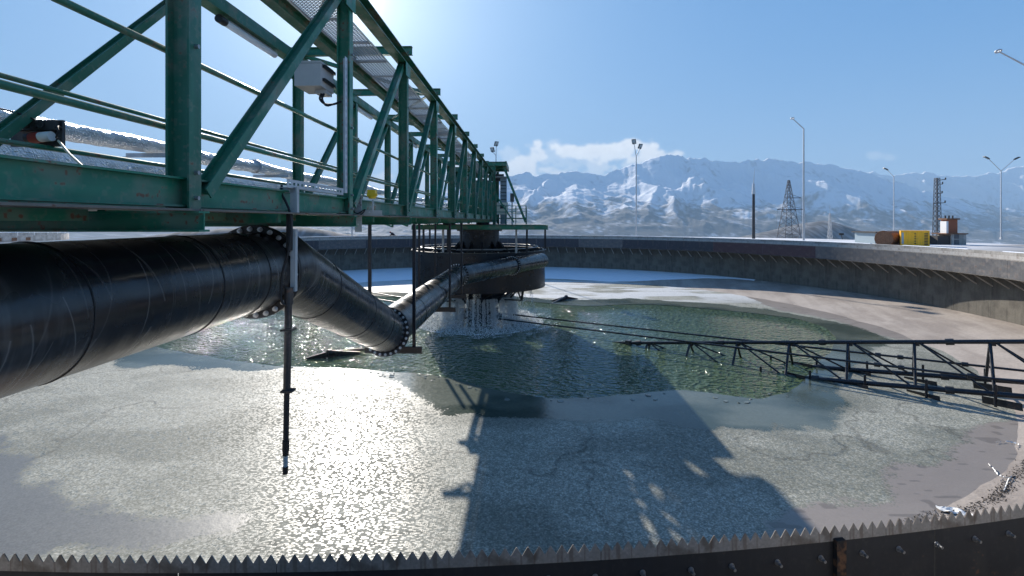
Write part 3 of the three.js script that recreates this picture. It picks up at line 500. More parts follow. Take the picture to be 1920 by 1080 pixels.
{
  const t = onBridge('feed_pipe', 'huge scuffed black feed pipe dipping under the bridge to the feedwell', 'pipe'), r = 0.5;
  const w2l = (p) => p.sub(BASE).applyAxisAngle(V(0, 1, 0), -TURN);
  const a = L(-3.5, -0.65, -2.2), b = L(-3.5, -0.65, 6.36), b2 = L(-3.5, -0.655, 6.95), c = L(-3.5, -2.70, 12.25), d = L(-3.5, -2.68, 24.7), e = w2l(V(0.0, EYE - 2.68, -30.2)), f = w2l(V(2.0, EYE - 2.69, -34.3));
  const nb = b.clone().sub(a).normalize(), nc = c.clone().sub(b2).normalize().add(d.clone().sub(c).normalize()).normalize(), nd = d.clone().sub(c).normalize().add(e.clone().sub(d).normalize()).normalize(), ne = f.clone().sub(e).normalize();
  const seam = (p, n) => { const g = new THREE.TorusGeometry(r + 0.001, 0.007, 6, 64); g.applyQuaternion(new THREE.Quaternion().setFromUnitVectors(V(0, 0, 1), n)).translate(p.x, p.y, p.z); return g.toNonIndexed(); };
  const along = (p, q, k) => p.clone().lerp(q, k);
  const s1 = obj('pipe_section', pipeSection([a, b], r, [null, nb]), 'pipe', t); for (const k of [0.3, 0.52, 0.655, 0.83, 0.935]) obj('weld_seam', seam(along(a, b, k), nb), 'black', s1);
  const s2 = obj('pipe_section', pipeSection([b, b2, c], r, [nb, nc]), 'pipe', t); for (const k of [0.2, 0.55, 0.8]) obj('weld_seam', seam(along(b2, c, k), c.clone().sub(b2).normalize()), 'black', s2);
  const s3 = obj('pipe_section', pipeSection([c, d], r, [nc, nd]), 'pipe', t); for (const k of [0.2, 0.45, 0.7, 0.9]) obj('weld_seam', seam(along(c, d, k), d.clone().sub(c).normalize()), 'black', s3);
  const s4 = obj('pipe_section', pipeSection([d, e], r, [nd, ne]), 'pipe', t); obj('weld_seam', seam(along(d, e, 0.45), ne), 'black', s4);
  obj('pipe_section', pipeSection([e, f], r), 'pipe', t);
  obj('rusty_collar', seam(along(e, f, 0.86), ne).toNonIndexed(), 'rust', t);
  for (const [p, n] of [[b, nb], [c, nc], [d, nd], [e, ne]]) flange(t, p, n, 0.502, 0.592, 26);
}
for (const [k, label] of [[2.97, 'pipe hanger of two dark rods at the lowest bend of the feed pipe'], [4.83, 'pipe hanger of dark rods midway along the low feed pipe'], [5.86, 'pipe hanger of dark rods at the last bend before the feedwell']]) {
  const t = onBridge('pipe_hanger', label, 'hanger', 'pipe hangers under the bridge'), z = zk(k);
  for (const A of [-2.93, -4.07]) obj('rod', sweep(rect(0.075, 0.075), L(A, -3.33, z), L(A, -0.085, z), V(0, 0, 1)), 'blackTube', t);
  obj('cradle_beam', sweep(Csec(0.09, 0.16, 0.012).map(([x, y]) => [x - 0.14, y - 0.08]), L(-4.16, -3.27, z), L(-2.7, -3.27, z)), 'darkSteel', t);
}
// ------------------------------------------------------------------ small things on the bridge
{ // level probe
  const t = onBridge('level_probe', 'long dark level probe hanging on a grey bracket in front of the feed pipe', 'probe'), A = -2.36, z = 5.02;
  const X = (px) => (px - 960) / F * z - 0.0337 * z, Y = (py) => -(py - HZ) / F * z, at = (px, py, dz = 0) => L(X(px), Y(py), z + dz);
  obj('bracket', merge([sweep(rect(0.05, 0.05), at(519, 356), at(549, 356)), sweep(rect(0.07, 0.05), at(546, 350), at(546, 399), V(0, 0, 1)), sweep(rect(0.05, 0.05), at(545, 430), at(544.5, 548), V(0, 0, 1))]), 'greyPaint', t);
  obj('upper_tube', rod(at(539, 400, -0.03), at(538.5, 470, -0.03), 0.032, 14), 'rubber', t);
  obj('probe_tube', merge([rod(at(539, 545, -0.05), at(535.5, 735, -0.05), 0.035, 16), rod(at(539.5, 540, -0.05), at(539, 572, -0.05), 0.042, 16)]), 'darkSteel', t);
  obj('lower_tube', merge([rod(at(535.5, 735, -0.05), at(533.5, 835, -0.05), 0.027, 16), rod(at(533.6, 828, -0.05), at(533.3, 848, -0.05), 0.033, 16), rod(at(533.3, 848, -0.05), at(533.2, 856, -0.05), 0.03, 14)]), 'rubber', t);
  obj('sensor_tip', rod(at(533.2, 856, -0.05), at(532.8, 878, -0.05), 0.022, 12), 'blueGrey', t);
  obj('tip_cap', rod(at(532.8, 877, -0.05), at(532.6, 891, -0.05), 0.026, 12), 'rubber', t);
  for (const y of [619, 734]) obj('clamp', merge([rod(at(532, y, -0.1), at(548, y, -0.1), 0.008, 6), rod(at(532, y, 0), at(548, y, 0), 0.008, 6), box(0.11, 0.02, 0.11).translate(...at(538, y, -0.05).toArray())]), 'darkSteel', t);
  obj('cable', tube([at(523, 347, -0.02), at(527, 362, -0.07), at(536, 378, -0.08), at(544, 398, -0.08), at(546, 430, -0.08), at(543, 470, -0.1), at(532, 510, -0.1), at(529, 545, -0.1), at(531, 566, -0.1), at(537, 572, -0.08), at(540, 556, -0.06)], 0.012, 8, 90), 'rubber', t);
}
{ // slotted cable tray: along the beam, then up the second post
  const t = onBridge('cable_tray', 'slotted galvanised cable tray along the beam and up the second post', 'cable tray'), z = 6.4;
  const slot = (len) => { const s = new THREE.Shape([[0, 0], [len, 0], [len, 0.085], [0, 0.085]].map((p) => new THREE.Vector2(...p))); for (let x = 0.04; x < len - 0.05; x += 0.09) s.holes.push(new THREE.Path([[x, 0.03], [x + 0.045, 0.03], [x + 0.045, 0.055], [x, 0.055]].map((p) => new THREE.Vector2(...p)))); return finish(new THREE.ExtrudeGeometry(s, { depth: 0.003, bevelEnabled: false })); };
  const h = slot(1.5).rotateY(Math.PI / 2); obj('horizontal_run', merge([h.translate(0, 0, 0), span(-0.06, 0, 0, 0.004, -1.5, 0)]), 'galvanised', t).position.copy(L(-2.36, 0.325, 4.86));
  const v = slot(1.75); v.rotateZ(Math.PI / 2).rotateY(Math.PI / 2); obj('vertical_run', merge([v, span(-0.05, 0, 0, 1.75, 0.0, 0.004)]), 'galvanised', t).position.copy(L(-2.36, 0.36, 6.5));
}
{
  const t = onBridge('junction_box', 'light grey electrical box with black side rails beside the second post', 'box');
  obj('case', finish(new THREE.BoxGeometry(0.33, 0.31, 0.42)), 'boxGrey', t).position.copy(L(-2.745, 1.83, 6.4));
  obj('lid_seam', box(0.334, 0.004, 0.424), 'black', t).position.copy(L(-2.745, 1.955, 6.4));
  for (const y of [1.93, 1.76]) obj('side_rail', merge([box(0.03, 0.03, 0.36), box(0.034, 0.006, 0.36, 0.0, 0.018, 0)]), 'black', t).position.copy(L(-2.562, y, 6.42));
  obj('gland_plate', box(0.14, 0.05, 0.2), 'boxGrey', t).position.copy(L(-2.66, 1.65, 6.48));
  for (let k = 0; k < 2; k++) obj('cable', tube([L(-2.65 + k * 0.03, 1.64, 6.4), L(-2.66 + k * 0.03, 1.55, 6.36), L(-2.6 + k * 0.02, 1.49 - k * 0.02, 6.36), L(-2.52, 1.5, 6.44), L(-2.46, 1.56, 6.55)], 0.014, 8, 40), 'rubber', t);
}
{
  const t = onBridge('socket_box', 'dirty black socket box with a plugged-in connector on the far handrail', 'socket');
  const z = 4.5, A = (px) => (px - 960) / F * z - 0.0337 * z, Y = (py) => -(py - HZ) / F * z;
  obj('back_plate', span(A(-14) + 3.6, A(90) + 3.6, Y(270), Y(219), -z - 0.03, -z), 'darkSteel', t);
  obj('socket_strip', span(A(6) + 3.6, A(86) + 3.6, Y(240), Y(221), -z + 0.001, -z + 0.06), 'black', t);
  for (const px of [31, 46, 60]) obj('socket', merge([new THREE.TorusGeometry(0.028, 0.008, 8, 20).toNonIndexed(), rod(V(0, 0, -0.01), V(0, 0, 0.004), 0.026, 16)].map((g) => g)), 'rubber', t).position.copy(L(A(px), Y(230), z - 0.064));
  obj('connector_ring', rod(L(A(40), Y(256), z - 0.05), L(A(57), Y(254), z - 0.05), 0.05, 18), 'red', t);
  obj('connector_body', rod(L(A(55), Y(254), z - 0.05), L(A(79), Y(252), z - 0.05), 0.045, 18), 'white', t);
  obj('connector_plug', rod(L(A(30), Y(256), z - 0.05), L(A(42), Y(255), z - 0.05), 0.042, 16), 'black', t);
  obj('cable', tube([L(A(88), Y(234), z), L(A(100), Y(236), z - 0.1), L(A(106), Y(246), z - 0.12), L(A(98), Y(256), z - 0.1), L(A(88), Y(254), z - 0.02)], 0.008, 6, 40), 'rubber', t);
  obj('supply_cable', tube([L(A(-40), Y(196), z - 0.1), L(A(0), Y(204), z - 0.1), L(A(30), Y(212), z - 0.1), L(A(46), Y(219), z - 0.08), L(A(56), Y(228), z - 0.06)], 0.009, 6, 40), 'rubber', t);
  obj('lead', tube([L(A(86), Y(260), z - 0.02), L(A(100), Y(268), z - 0.06), L(A(120), Y(284), z - 0.1), L(A(138), Y(301), z - 0.1), L(A(150), Y(318), z - 0.05)], 0.01, 6, 40), 'beige', t);
}
{ // sensor mount in front of the third bay
  const t = onBridge('sensor_mount', 'pale steel cross of two flat bars clamped to the bottom beam', 'bracket'), z = 7.02;
  const A = (px) => (px - 960) / F * z - 0.0337 * z, Y = (py) => -(py - HZ) / F * z;
  obj('upright_bar', span(A(662) + 3.6, A(675) + 3.6, Y(435), Y(365), -z - 0.01, -z), 'greyPaint', t);
  obj('cross_bar', sweep(Lsec(0.075, 0.075, 0.008), L(A(640), Y(398) - 0.04, z + 0.02), L(A(713), Y(399) - 0.04, z + 0.02)), 'greyPaint', t);
  for (const [px, py] of [[668, 379], [668, 421], [648, 398], [690, 398]]) obj('bolt', rod(L(A(px), Y(py), z - 0.02), L(A(px), Y(py), z), 0.012, 6), 'bolt', t);
  obj('binding', tube([L(A(655), Y(392), z - 0.02), L(A(668), Y(400), z - 0.03), L(A(683), Y(392), z - 0.02), L(A(672), Y(404), z - 0.03), L(A(652), Y(401), z - 0.02)], 0.008, 6, 40), 'rubber', t);
  const s = onBridge('level_sensor', 'small yellow level sensor with a clear bulb beside the pale bracket', 'sensor');
  obj('housing', merge([box(0.11, 0.09, 0.1, 0, 0, 0), rod(V(0, -0.075, 0), V(0, -0.04, 0), 0.05, 14, 0.055), box(0.14, 0.03, 0.05, 0.0, -0.02, 0)]), 'yellow', s).position.copy(L(A(696), Y(362), z - 0.02));
  obj('bulb', new THREE.LatheGeometry([[0.012, 0.07], [0.02, 0.05], [0.036, 0.0], [0.03, -0.05], [0.0, -0.07]].map((p) => new THREE.Vector2(...p)), 16).toNonIndexed(), 'clear', s).position.copy(L(A(697), Y(385), z - 0.02));
  obj('stem', rod(L(A(697), Y(396), z - 0.02), L(A(697), Y(374), z - 0.02), 0.01, 8), 'galvanised', s);
}
for (const [z, label] of [[8.1, 'white tube light under the far top chord, nearest to the camera'], [13.6, 'white tube light under the far top chord, past the grey box'], [19.4, 'white tube light under the far top chord, midway to the tank centre']]) {
  const t = onBridge('tube_light', label, 'lamp', 'tube lights under the far top chord');
  obj('diffuser', merge([rod(L(-4.52, 2.95, z - 0.75), L(-4.52, 2.95, z + 0.75), 0.055, 14), new THREE.SphereGeometry(0.055, 12, 8).translate(...L(-4.52, 2.95, z + 0.75).toArray()).toNonIndexed()]), 'opal', t);
  obj('end_cap', rod(L(-4.52, 2.95, z - 0.87), L(-4.52, 2.95, z - 0.72), 0.062, 14), 'black', t);
  obj('mount', sweep(rect(0.04, 0.04), L(-4.52, 3.0, z - 0.6), L(-4.52, 3.0, z + 0.6)), 'galvanised', t);
}
// ------------------------------------------------------------------ tank centre
{
  const t = thing('feedwell', 'wide black steel feedwell drum round the tank centre', 'feedwell', V(CX, 0, CZ));
  obj('shell', ringSolid([[4.79, -2.25], [4.82, -2.25], [4.82, 0.30], [4.79, 0.30]], 0, Math.PI * 2, 120), 'blackTube', t);
  obj('rim', ringSolid([[4.66, 0.302], [4.93, 0.302], [4.93, 0.325], [4.66, 0.325]], 0, Math.PI * 2, 120), 'weir', t);
  obj('bottom_ring', ringSolid([[4.3, -2.31], [4.84, -2.31], [4.84, -2.253], [4.3, -2.253]], 0, Math.PI * 2, 120), 'blackTube', t);
  obj('shelf', ringSolid([[2.6, -1.93], [4.785, -1.62], [4.785, -1.6], [2.6, -1.91]], 0, Math.PI * 2, 100), 'blackTube', t);
  obj('inner_ring', merge([new THREE.TorusGeometry(4.3, 0.035, 8, 100).rotateX(Math.PI / 2).translate(0, 0.52, 0).toNonIndexed()]), 'galvanised', t);
  for (let k = 0; k < 16; k++) { const a = k / 16 * Math.PI * 2 + 0.1; obj('rim_post', rod(V(Math.sin(a) * 4.7, 0.3, Math.cos(a) * 4.7), V(Math.sin(a) * 4.3, 0.55, Math.cos(a) * 4.3), 0.025, 6), 'darkSteel', t); }
  for (let k = 0; k < 40; k++) { const a = k / 40 * Math.PI * 2; obj('rim_bolt', rod(V(Math.sin(a) * 4.88, 0.326, Math.cos(a) * 4.88), V(Math.sin(a) * 4.88, 0.37, Math.cos(a) * 4.88), 0.03, 6), 'bolt', t); }
}
{
  const t = thing('centre_column', 'black centre column and cage under the feedwell with water pouring round it', 'column', V(CX, 0, CZ));
  obj('drum', ringSolid([[1.40, 0.34], [1.46, 0.34], [1.46, 1.66], [1.40, 1.66]], 0, Math.PI * 2, 60), 'blackTube', t);
  obj('top_flange', ringSolid([[1.2, 1.66], [1.66, 1.66], [1.66, 1.74], [1.2, 1.74]], 0, Math.PI * 2, 60), 'plateGrey', t);
  obj('base_flange', ringSolid([[1.0, 0.24], [1.75, 0.24], [1.75, 0.335], [1.0, 0.335]], 0, Math.PI * 2, 60), 'plateGrey', t);
  for (let k = 0; k < 12; k++) { const a = k / 12 * Math.PI * 2 + 0.2, g = finish(new THREE.ExtrudeGeometry(new THREE.Shape([[1.465, 0.34], [2.0, 0.34], [1.465, 0.95]].map((p) => new THREE.Vector2(...p))), { depth: 0.03, bevelEnabled: false })).rotateY(a); obj('gusset', g, 'blackTube', t); }
  obj('shaft', rod(V(0, -8, 0), V(0, 0.3, 0), 0.95, 28), 'blackTube', t);
  obj('dish', ringSolid([[0.95, -3.5], [2.2, -3.42], [2.3, -3.05], [2.2, -3.05], [2.1, -3.36], [0.95, -3.42]], 0, Math.PI * 2, 60), 'darkSteel', t);
  for (let k = 0; k < 12; k++) { const a = k / 12 * Math.PI * 2 + 0.13, b = a + Math.PI / 6, q = (r, x, y) => V(Math.sin(x) * r, y, Math.cos(x) * r);
    obj('cage_post', sweep(rect(0.11, 0.11), q(2.2, a, -3.4), q(3.6, a, -2.0)), 'blackTube', t); obj('cage_brace', sweep(rect(0.08, 0.08), q(2.2, a, -3.1), q(3.7, b, -1.98)), 'blackTube', t); obj('cage_tie', sweep(rect(0.08, 0.08), q(3.9, a, -2.1), q(3.9, b, -2.1)), 'blackTube', t); }
  for (let k = 0; k < 4; k++) { const a = k / 4 * Math.PI * 2 + 0.9, q = (r, y) => V(Math.sin(a) * r, y, Math.cos(a) * r); obj('leg', merge([sweep(rect(0.12, 0.12), q(4.1, -2.05), q(3.9, -3.1)), sweep(rect(0.08, 0.08), q(3.3, -2.05), q(3.9, -3.05)), sweep(rect(0.08, 0.08), q(3.9, -3.08), q(2.2, -3.2))]), 'blackTube', t); obj('tie_lug', sweep(rect(0.3, 0.4), q(1.0, -4.3), q(2.0, -4.45)), 'blackTube', t); }
}
{
  const t = onBridge('centre_platform', 'wide green platform over the feedwell at the end of the bridge', 'platform');
  const x0 = -7.1, x1 = 1.12, z0 = 30.4, z1 = 42, y = -0.24;
  const plate = (a, b, c, d) => obj('deck_plate', span(a + 3.6, b + 3.6, y - 0.02, y, -c, -d), 'darkSteel', t);
  for (let i = 0; i < 6; i++) { const a = lerp(x0 + 0.1, x1 - 0.1, i / 6) + 0.002, b = lerp(x0 + 0.1, x1 - 0.1, (i + 1) / 6) - 0.002; for (let j = 0; j < 6; j++) { const c = lerp(z0 + 0.1, z1 - 0.1, j / 6) + 0.002, d = lerp(z0 + 0.1, z1 - 0.1, (j + 1) / 6) - 0.002; plate(a, b, c, d); } }
  const ch = Hsec(0.1, 0.27, 0.016, 0.014);
  for (const [p, q] of [[[x0, z0], [x1, z0]], [[x0, z1], [x1, z1]], [[x0, z0], [x0, z1]], [[x1, z0], [x1, z1]], [[x0, 36], [x1, 36]], [[-4.9, z0], [-4.9, z1]], [[-1.4, z0], [-1.4, z1]]]) obj('edge_beam', sweep(ch, L(p[0], y - 0.16, p[1]), L(q[0], y - 0.16, q[1])), 'green', t);
  // the side walkway at bridge-floor level that leads up to the platform on the far side
  for (let k = 0; k < 6; k++) obj('side_walkway_plate', span(-6.85 + 3.6, -4.9 + 3.6, 0.085, 0.10, -23.4 - k * 2.7 - 0.003, -23.4 - (k + 1) * 2.7 + 0.003), 'darkSteel', t);
  for (const A of [-6.9, -4.85]) obj('side_walkway_beam', sweep(Hsec(0.1, 0.2, 0.014, 0.014), L(A, -0.02, 23.35), L(A, -0.02, 39.6)), 'green', t);
  for (let k = 0; k < 5; k++) { const z = 25.4 + k * 3.15; obj('bracket', merge([sweep(rect(0.12, 0.16), L(-6.8, -0.02, z), L(-7.75, -0.02, z)), sweep(rect(0.08, 0.08), L(-6.9, -0.3, z), L(-7.5, -0.08, z)), sweep(rect(0.08, 0.08), L(-6.9, -0.33, z), L(-6.9, -0.06, z), V(0, 0, 1))]), 'green', t); }
  // posts down to the feedwell rim
  for (const [px, z] of [[777, 34.2], [793, 33.4], [805, 40], [830, 33], [841, 33.2], [988, 33.6], [1022, 37.2], [968, 33], [872, 41]]) { const A = (px - 960) / F * z - 0.0337 * z; obj('post', sweep(rect(px === 841 ? 0.24 : 0.13, px === 841 ? 0.24 : 0.13), L(A, -2.1, z), L(A, y - 0.05, z), V(0, 0, 1)), px === 968 || px === 830 ? 'galvanised' : 'blackTube', t); }
  const rail = (p, q, n) => { for (let k = 0; k <= n; k++) { const A = lerp(p[0], q[0], k / n), z = lerp(p[1], q[1], k / n); obj('rail_post', rod(L(A, y, z), L(A, 0.98, z), 0.028, 8), 'green', t); } for (const Y of [0.18, 0.58, 0.98]) obj('rail', rod(L(p[0], Y, p[1]), L(q[0], Y, q[1]), 0.024, 8), 'green', t); };
  rail([-2.2, 33.2], [-0.2, 33.2], 3); rail([-0.2, 33.2], [-0.2, 41], 5); rail([-7.0, 41.6], [-0.2, 41.6], 6);
}
{
  const t = onBridge('drive_canopy', 'small green canopy roof standing above the far end of the bridge', 'canopy');
  for (let k = 0; k < 4; k++) obj('roof_sheet', span(-4.4 + k * 0.72 + 3.6, -3.69 + k * 0.72 + 3.6, 3.86, 3.89, -37.2, -33.2), 'plateGrey', t);
  for (const z of [33.2, 35.2, 37.2]) obj('rafter', sweep(Hsec(0.1, 0.24, 0.014, 0.014), L(-4.5, 3.73, z), L(-1.5, 3.73, z)), 'green', t);
  for (const A of [-4.5, -1.52]) obj('eaves_beam', sweep(Csec(0.1, 0.3, 0.014).map(([x, y]) => [x - 0.05, y - 0.15]), L(A, 3.76, 33.14), L(A, 3.76, 37.26)), 'green', t);
  for (const [A, z] of [[-2.3, 33.2], [-4.45, 33.2], [-2.3, 37.2], [-4.45, 37.2]]) obj('post', sweep(Hturn(0.16, 0.18, 0.014, 0.014), L(A, -0.22, z), L(A, 3.6, z), V(0, 0, 1)), 'green', t);
  obj('brace', sweep(rect(0.16, 0.16), L(-1.72, 3.7, 33.6), L(-0.22, -0.1, 33.6)), 'green', t); obj('brace', sweep(rect(0.1, 0.1), L(-2.3, 1.9, 33.2), L(-1.0, -0.1, 33.2)), 'green', t);
  obj('soffit_panel', span(-2.7 + 3.6, -1.75 + 3.6, 2.75, 3.25, -35.3, -35.2), 'plateGrey', t);
}
{
  const t = onBridge('control_cabinet', 'beige control cabinet with a display behind the platform railing', 'cabinet'), z = 33.9;
  const A = (px) => (px - 960) / F * z - 0.0337 * z, Y = (py) => -(py - HZ) / F * z, c = L((A(932) + A(952)) / 2, (Y(380) + Y(402)) / 2, z);
  obj('case', box(0.74, 0.8, 0.3).translate(...c.toArray()), 'beige', t); obj('display', box(0.3, 0.26, 0.02).translate(c.x, c.y + 0.12, c.z + 0.16), 'plateGrey', t); obj('screen', box(0.22, 0.16, 0.02).translate(c.x, c.y + 0.13, c.z + 0.166), 'black', t); obj('stand', merge([rod(V(c.x - 0.25, -0.24, c.z), V(c.x - 0.25, c.y - 0.3, c.z), 0.03, 8), rod(V(c.x + 0.25, -0.24, c.z), V(c.x + 0.25, c.y - 0.3, c.z), 0.03, 8)]), 'darkSteel', t);
  const t2 = onBridge('switch_cabinet', 'tall narrow grey cabinet with ladder bars above the beige cabinet', 'cabinet'), d = L((A(937) + A(949)) / 2, 0, z + 0.8);
  obj('case', span(d.x - 0.22, d.x + 0.22, -0.22, Y(334) + 0.1, d.z - 0.15, d.z + 0.15), 'blueGrey', t2); for (let k = 0; k < 7; k++) obj('ladder_bar', span(d.x - 0.2, d.x + 0.2, 1.2 + k * 0.24, 1.24 + k * 0.24, d.z + 0.151, d.z + 0.2), 'darkSteel', t2); obj('hood', span(d.x - 0.7, d.x + 0.28, Y(334) + 0.1, Y(334) + 0.16, d.z - 0.4, d.z + 0.4), 'galvanised', t2);
  const t3 = onBridge('small_switch_box', 'little grey switch box on a post by the right railing', 'box'), e = L((A(957) + A(963)) / 2, 0, z + 0.3);
  obj('case', span(e.x - 0.13, e.x + 0.13, Y(378), Y(362), e.z - 0.1, e.z + 0.1), 'plateGrey', t3); obj('post', rod(V(e.x, -0.24, e.z), V(e.x, Y(377), e.z), 0.05, 10), 'galvanised', t3);
}
{
  const t = onBridge('drive_housing', 'dark green sheet-metal drive housing inside the far end of the truss', 'housing');
  for (let k = 0; k < 4; k++) for (const A of [-4.3, -2.72]) obj('side_panel', span(A + 3.6 - 0.015, A + 3.6 + 0.015, 0.1, 2.75, -34.9 - k * 0.8, -34.9 - (k + 1) * 0.8 + 0.008), 'green', t);
  obj('front_panel', span(-4.28 + 3.6, -2.74 + 3.6, 0.1, 2.75, -34.9, -34.87), 'green', t); obj('back_panel', span(-4.28 + 3.6, -2.74 + 3.6, 0.1, 2.75, -38.1, -38.07), 'green', t); obj('roof_panel', span(-4.36 + 3.6, -2.66 + 3.6, 2.752, 2.79, -38.15, -34.84), 'plateGrey', t);
  obj('door', span(-3.9 + 3.6, -3.1 + 3.6, 0.15, 2.2, -34.868, -34.84), 'greenDusty', t);
}
for (const [A, z, label] of [[-3.1, 33.9, 'dark green drive motor on the centre platform, nearer the camera'], [-5.7, 36.0, 'dark green drive motor on the centre platform, left of the truss']]) {
  const t = onBridge('drive_motor', label, 'motor', 'drive motors on the platform');
  obj('gearbox', merge([rod(L(A, -0.24, z), L(A, 0.25, z), 0.45, 20), box(0.8, 0.12, 0.8, A + 3.6, -0.17, -z)]), 'darkSteel', t); obj('motor_body', merge([rod(L(A, 0.25, z), L(A, 1.05, z), 0.24, 18), rod(L(A, 1.05, z), L(A, 1.2, z), 0.27, 18)]), 'green', t); for (let k = 0; k < 8; k++) obj('cooling_fin', box(0.02, 0.6, 0.07).translate(0, 0.65, 0.26).rotateY(k / 8 * Math.PI * 2).translate(A + 3.6, 0, -z), 'green', t); obj('terminal_box', box(0.2, 0.22, 0.16, A + 3.6 + 0.3, 0.7, -z + 0.1), 'plateGrey', t);
}
// ------------------------------------------------------------------ rake arms
function rake(angle, long, label) {
  const t = thing('rake_arm', label, 'rake arm', V(CX, 0, CZ), angle, 'rake arms turning round the centre column');
  if (!long) {                                                                    // short arm: only its outer end stands out of the water
    obj('top_chord', rod(V(2.5, -6.1, 0), V(12.4, -4.72, 0), 0.1, 12), 'blackTube', t);
    obj('end_plate', merge([sweep(rect(0.1, 0.42), V(11.0, -5.1, -0.6), V(12.5, -4.82, 0.1)), sweep(rect(0.1, 0.3), V(12.5, -4.82, 0.1), V(13.4, -5.06, 0.7)), rod(V(12.4, -4.72, 0), V(12.6, -4.7, 0), 0.16, 10)]), 'blackTube', t);
    return t;
  }
  const top = (r) => -4.93 + 0.147 * (r - 11.7), low = (r) => -5.02 + 0.088 * (r - 21), w = (r) => 1.15, R1 = 31;
  const run = (name, f, s, r, a, b) => { const n = Math.ceil((b - a) / 4.9); for (let k = 0; k < n; k++) { const p = lerp(a, b, k / n), q = lerp(a, b, (k + 1) / n); const m = obj(name, rod(V(p, f(p), s * w(p)), V(q, f(q), s * w(q)), r, 14), 'blackTube', t); if (k) obj('coupling', rod(V(p - 0.14, f(p - 0.14), s * w(p)), V(p + 0.14, f(p + 0.14), s * w(p)), r * 1.55, 12), 'darkSteel', m); } };
  run('top_chord', top, 0, 0.09, 3, R1); for (const s of [-1, 1]) run('bottom_chord', low, s, 0.105, 12, R1);
  obj('chord_end', box(0.3, 0.26, 0.3, 11.7, -4.9, 0), 'darkSteel', t);
  for (let k = 0; k < 8; k++) { const r = 12.9 + 2.45 * k, r2 = r + 2.45; for (const s of [-1, 1]) {
    obj('post', rod(V(r, top(r) - 0.05, 0), V(r, Math.max(low(r), -6), s * w(r)), 0.06, 10), 'blackTube', t);
    if (k < 7) obj('diagonal', rod(V(r + 0.15, top(r), 0), V(r2 - 0.1, low(r2), s * w(r2)), 0.042, 10), 'blackTube', t);
    obj('gusset', box(0.2, 0.15, 0.02, r + 0.08, top(r) - 0.08, s * 0.05), 'blackTube', t); } }
  for (let k = 0; k < 6; k++) { const r = 19.2 + k * 2.1; for (const s of [-1, 1]) {
    const stub = obj('blade_stem', rod(V(r, low(r) - 0.45, s * (w(r) + 0.19)), V(r, low(r) + 0.42, s * (w(r) + 0.19)), 0.05, 8), 'blackTube', t); obj('clamp', box(0.12, 0.1, 0.24, r, low(r), s * (w(r) + 0.08)), 'darkSteel', stub); } }
  for (let k = 0; k < 5; k++) for (const s of [-1, 1]) { const r = 20.6 + k * 2.4; obj('scraper_blade', box(1.3, 0.28, 0.025).rotateZ(0.09).rotateY(s > 0 ? -0.62 : -0.5).translate(r, Math.max(low(r) - 0.34, -5.02), s * w(r)), 'darkSteel', t); }
  for (const s of [-1, 1]) { const p = V(1.6, -4.42, s * 0.9), q = V(29.6, -3.82, s * 1.05); const m = obj('tie_rod', rod(p, q, 0.05, 10), 'blackTube', t); for (const k of [0.79, 0.82, 0.9]) obj('turnbuckle', rod(p.clone().lerp(q, k), p.clone().lerp(q, k + 0.008), 0.1, 10), 'darkSteel', m); }
  return t;
}
const RA = -Math.atan2(0.597, 0.802);
rake(RA, true, 'black tubular rake arm rising from the water at right'); rake(RA + Math.PI, true, 'black tubular rake arm behind the feed pipe on the far left');
rake(RA + Math.PI / 2, false, 'short rake arm tip poking through the far ice beyond the pool'); rake(RA - Math.PI / 2, false, 'short rake arm tip sticking out of the glittering water beside the feed pipe');

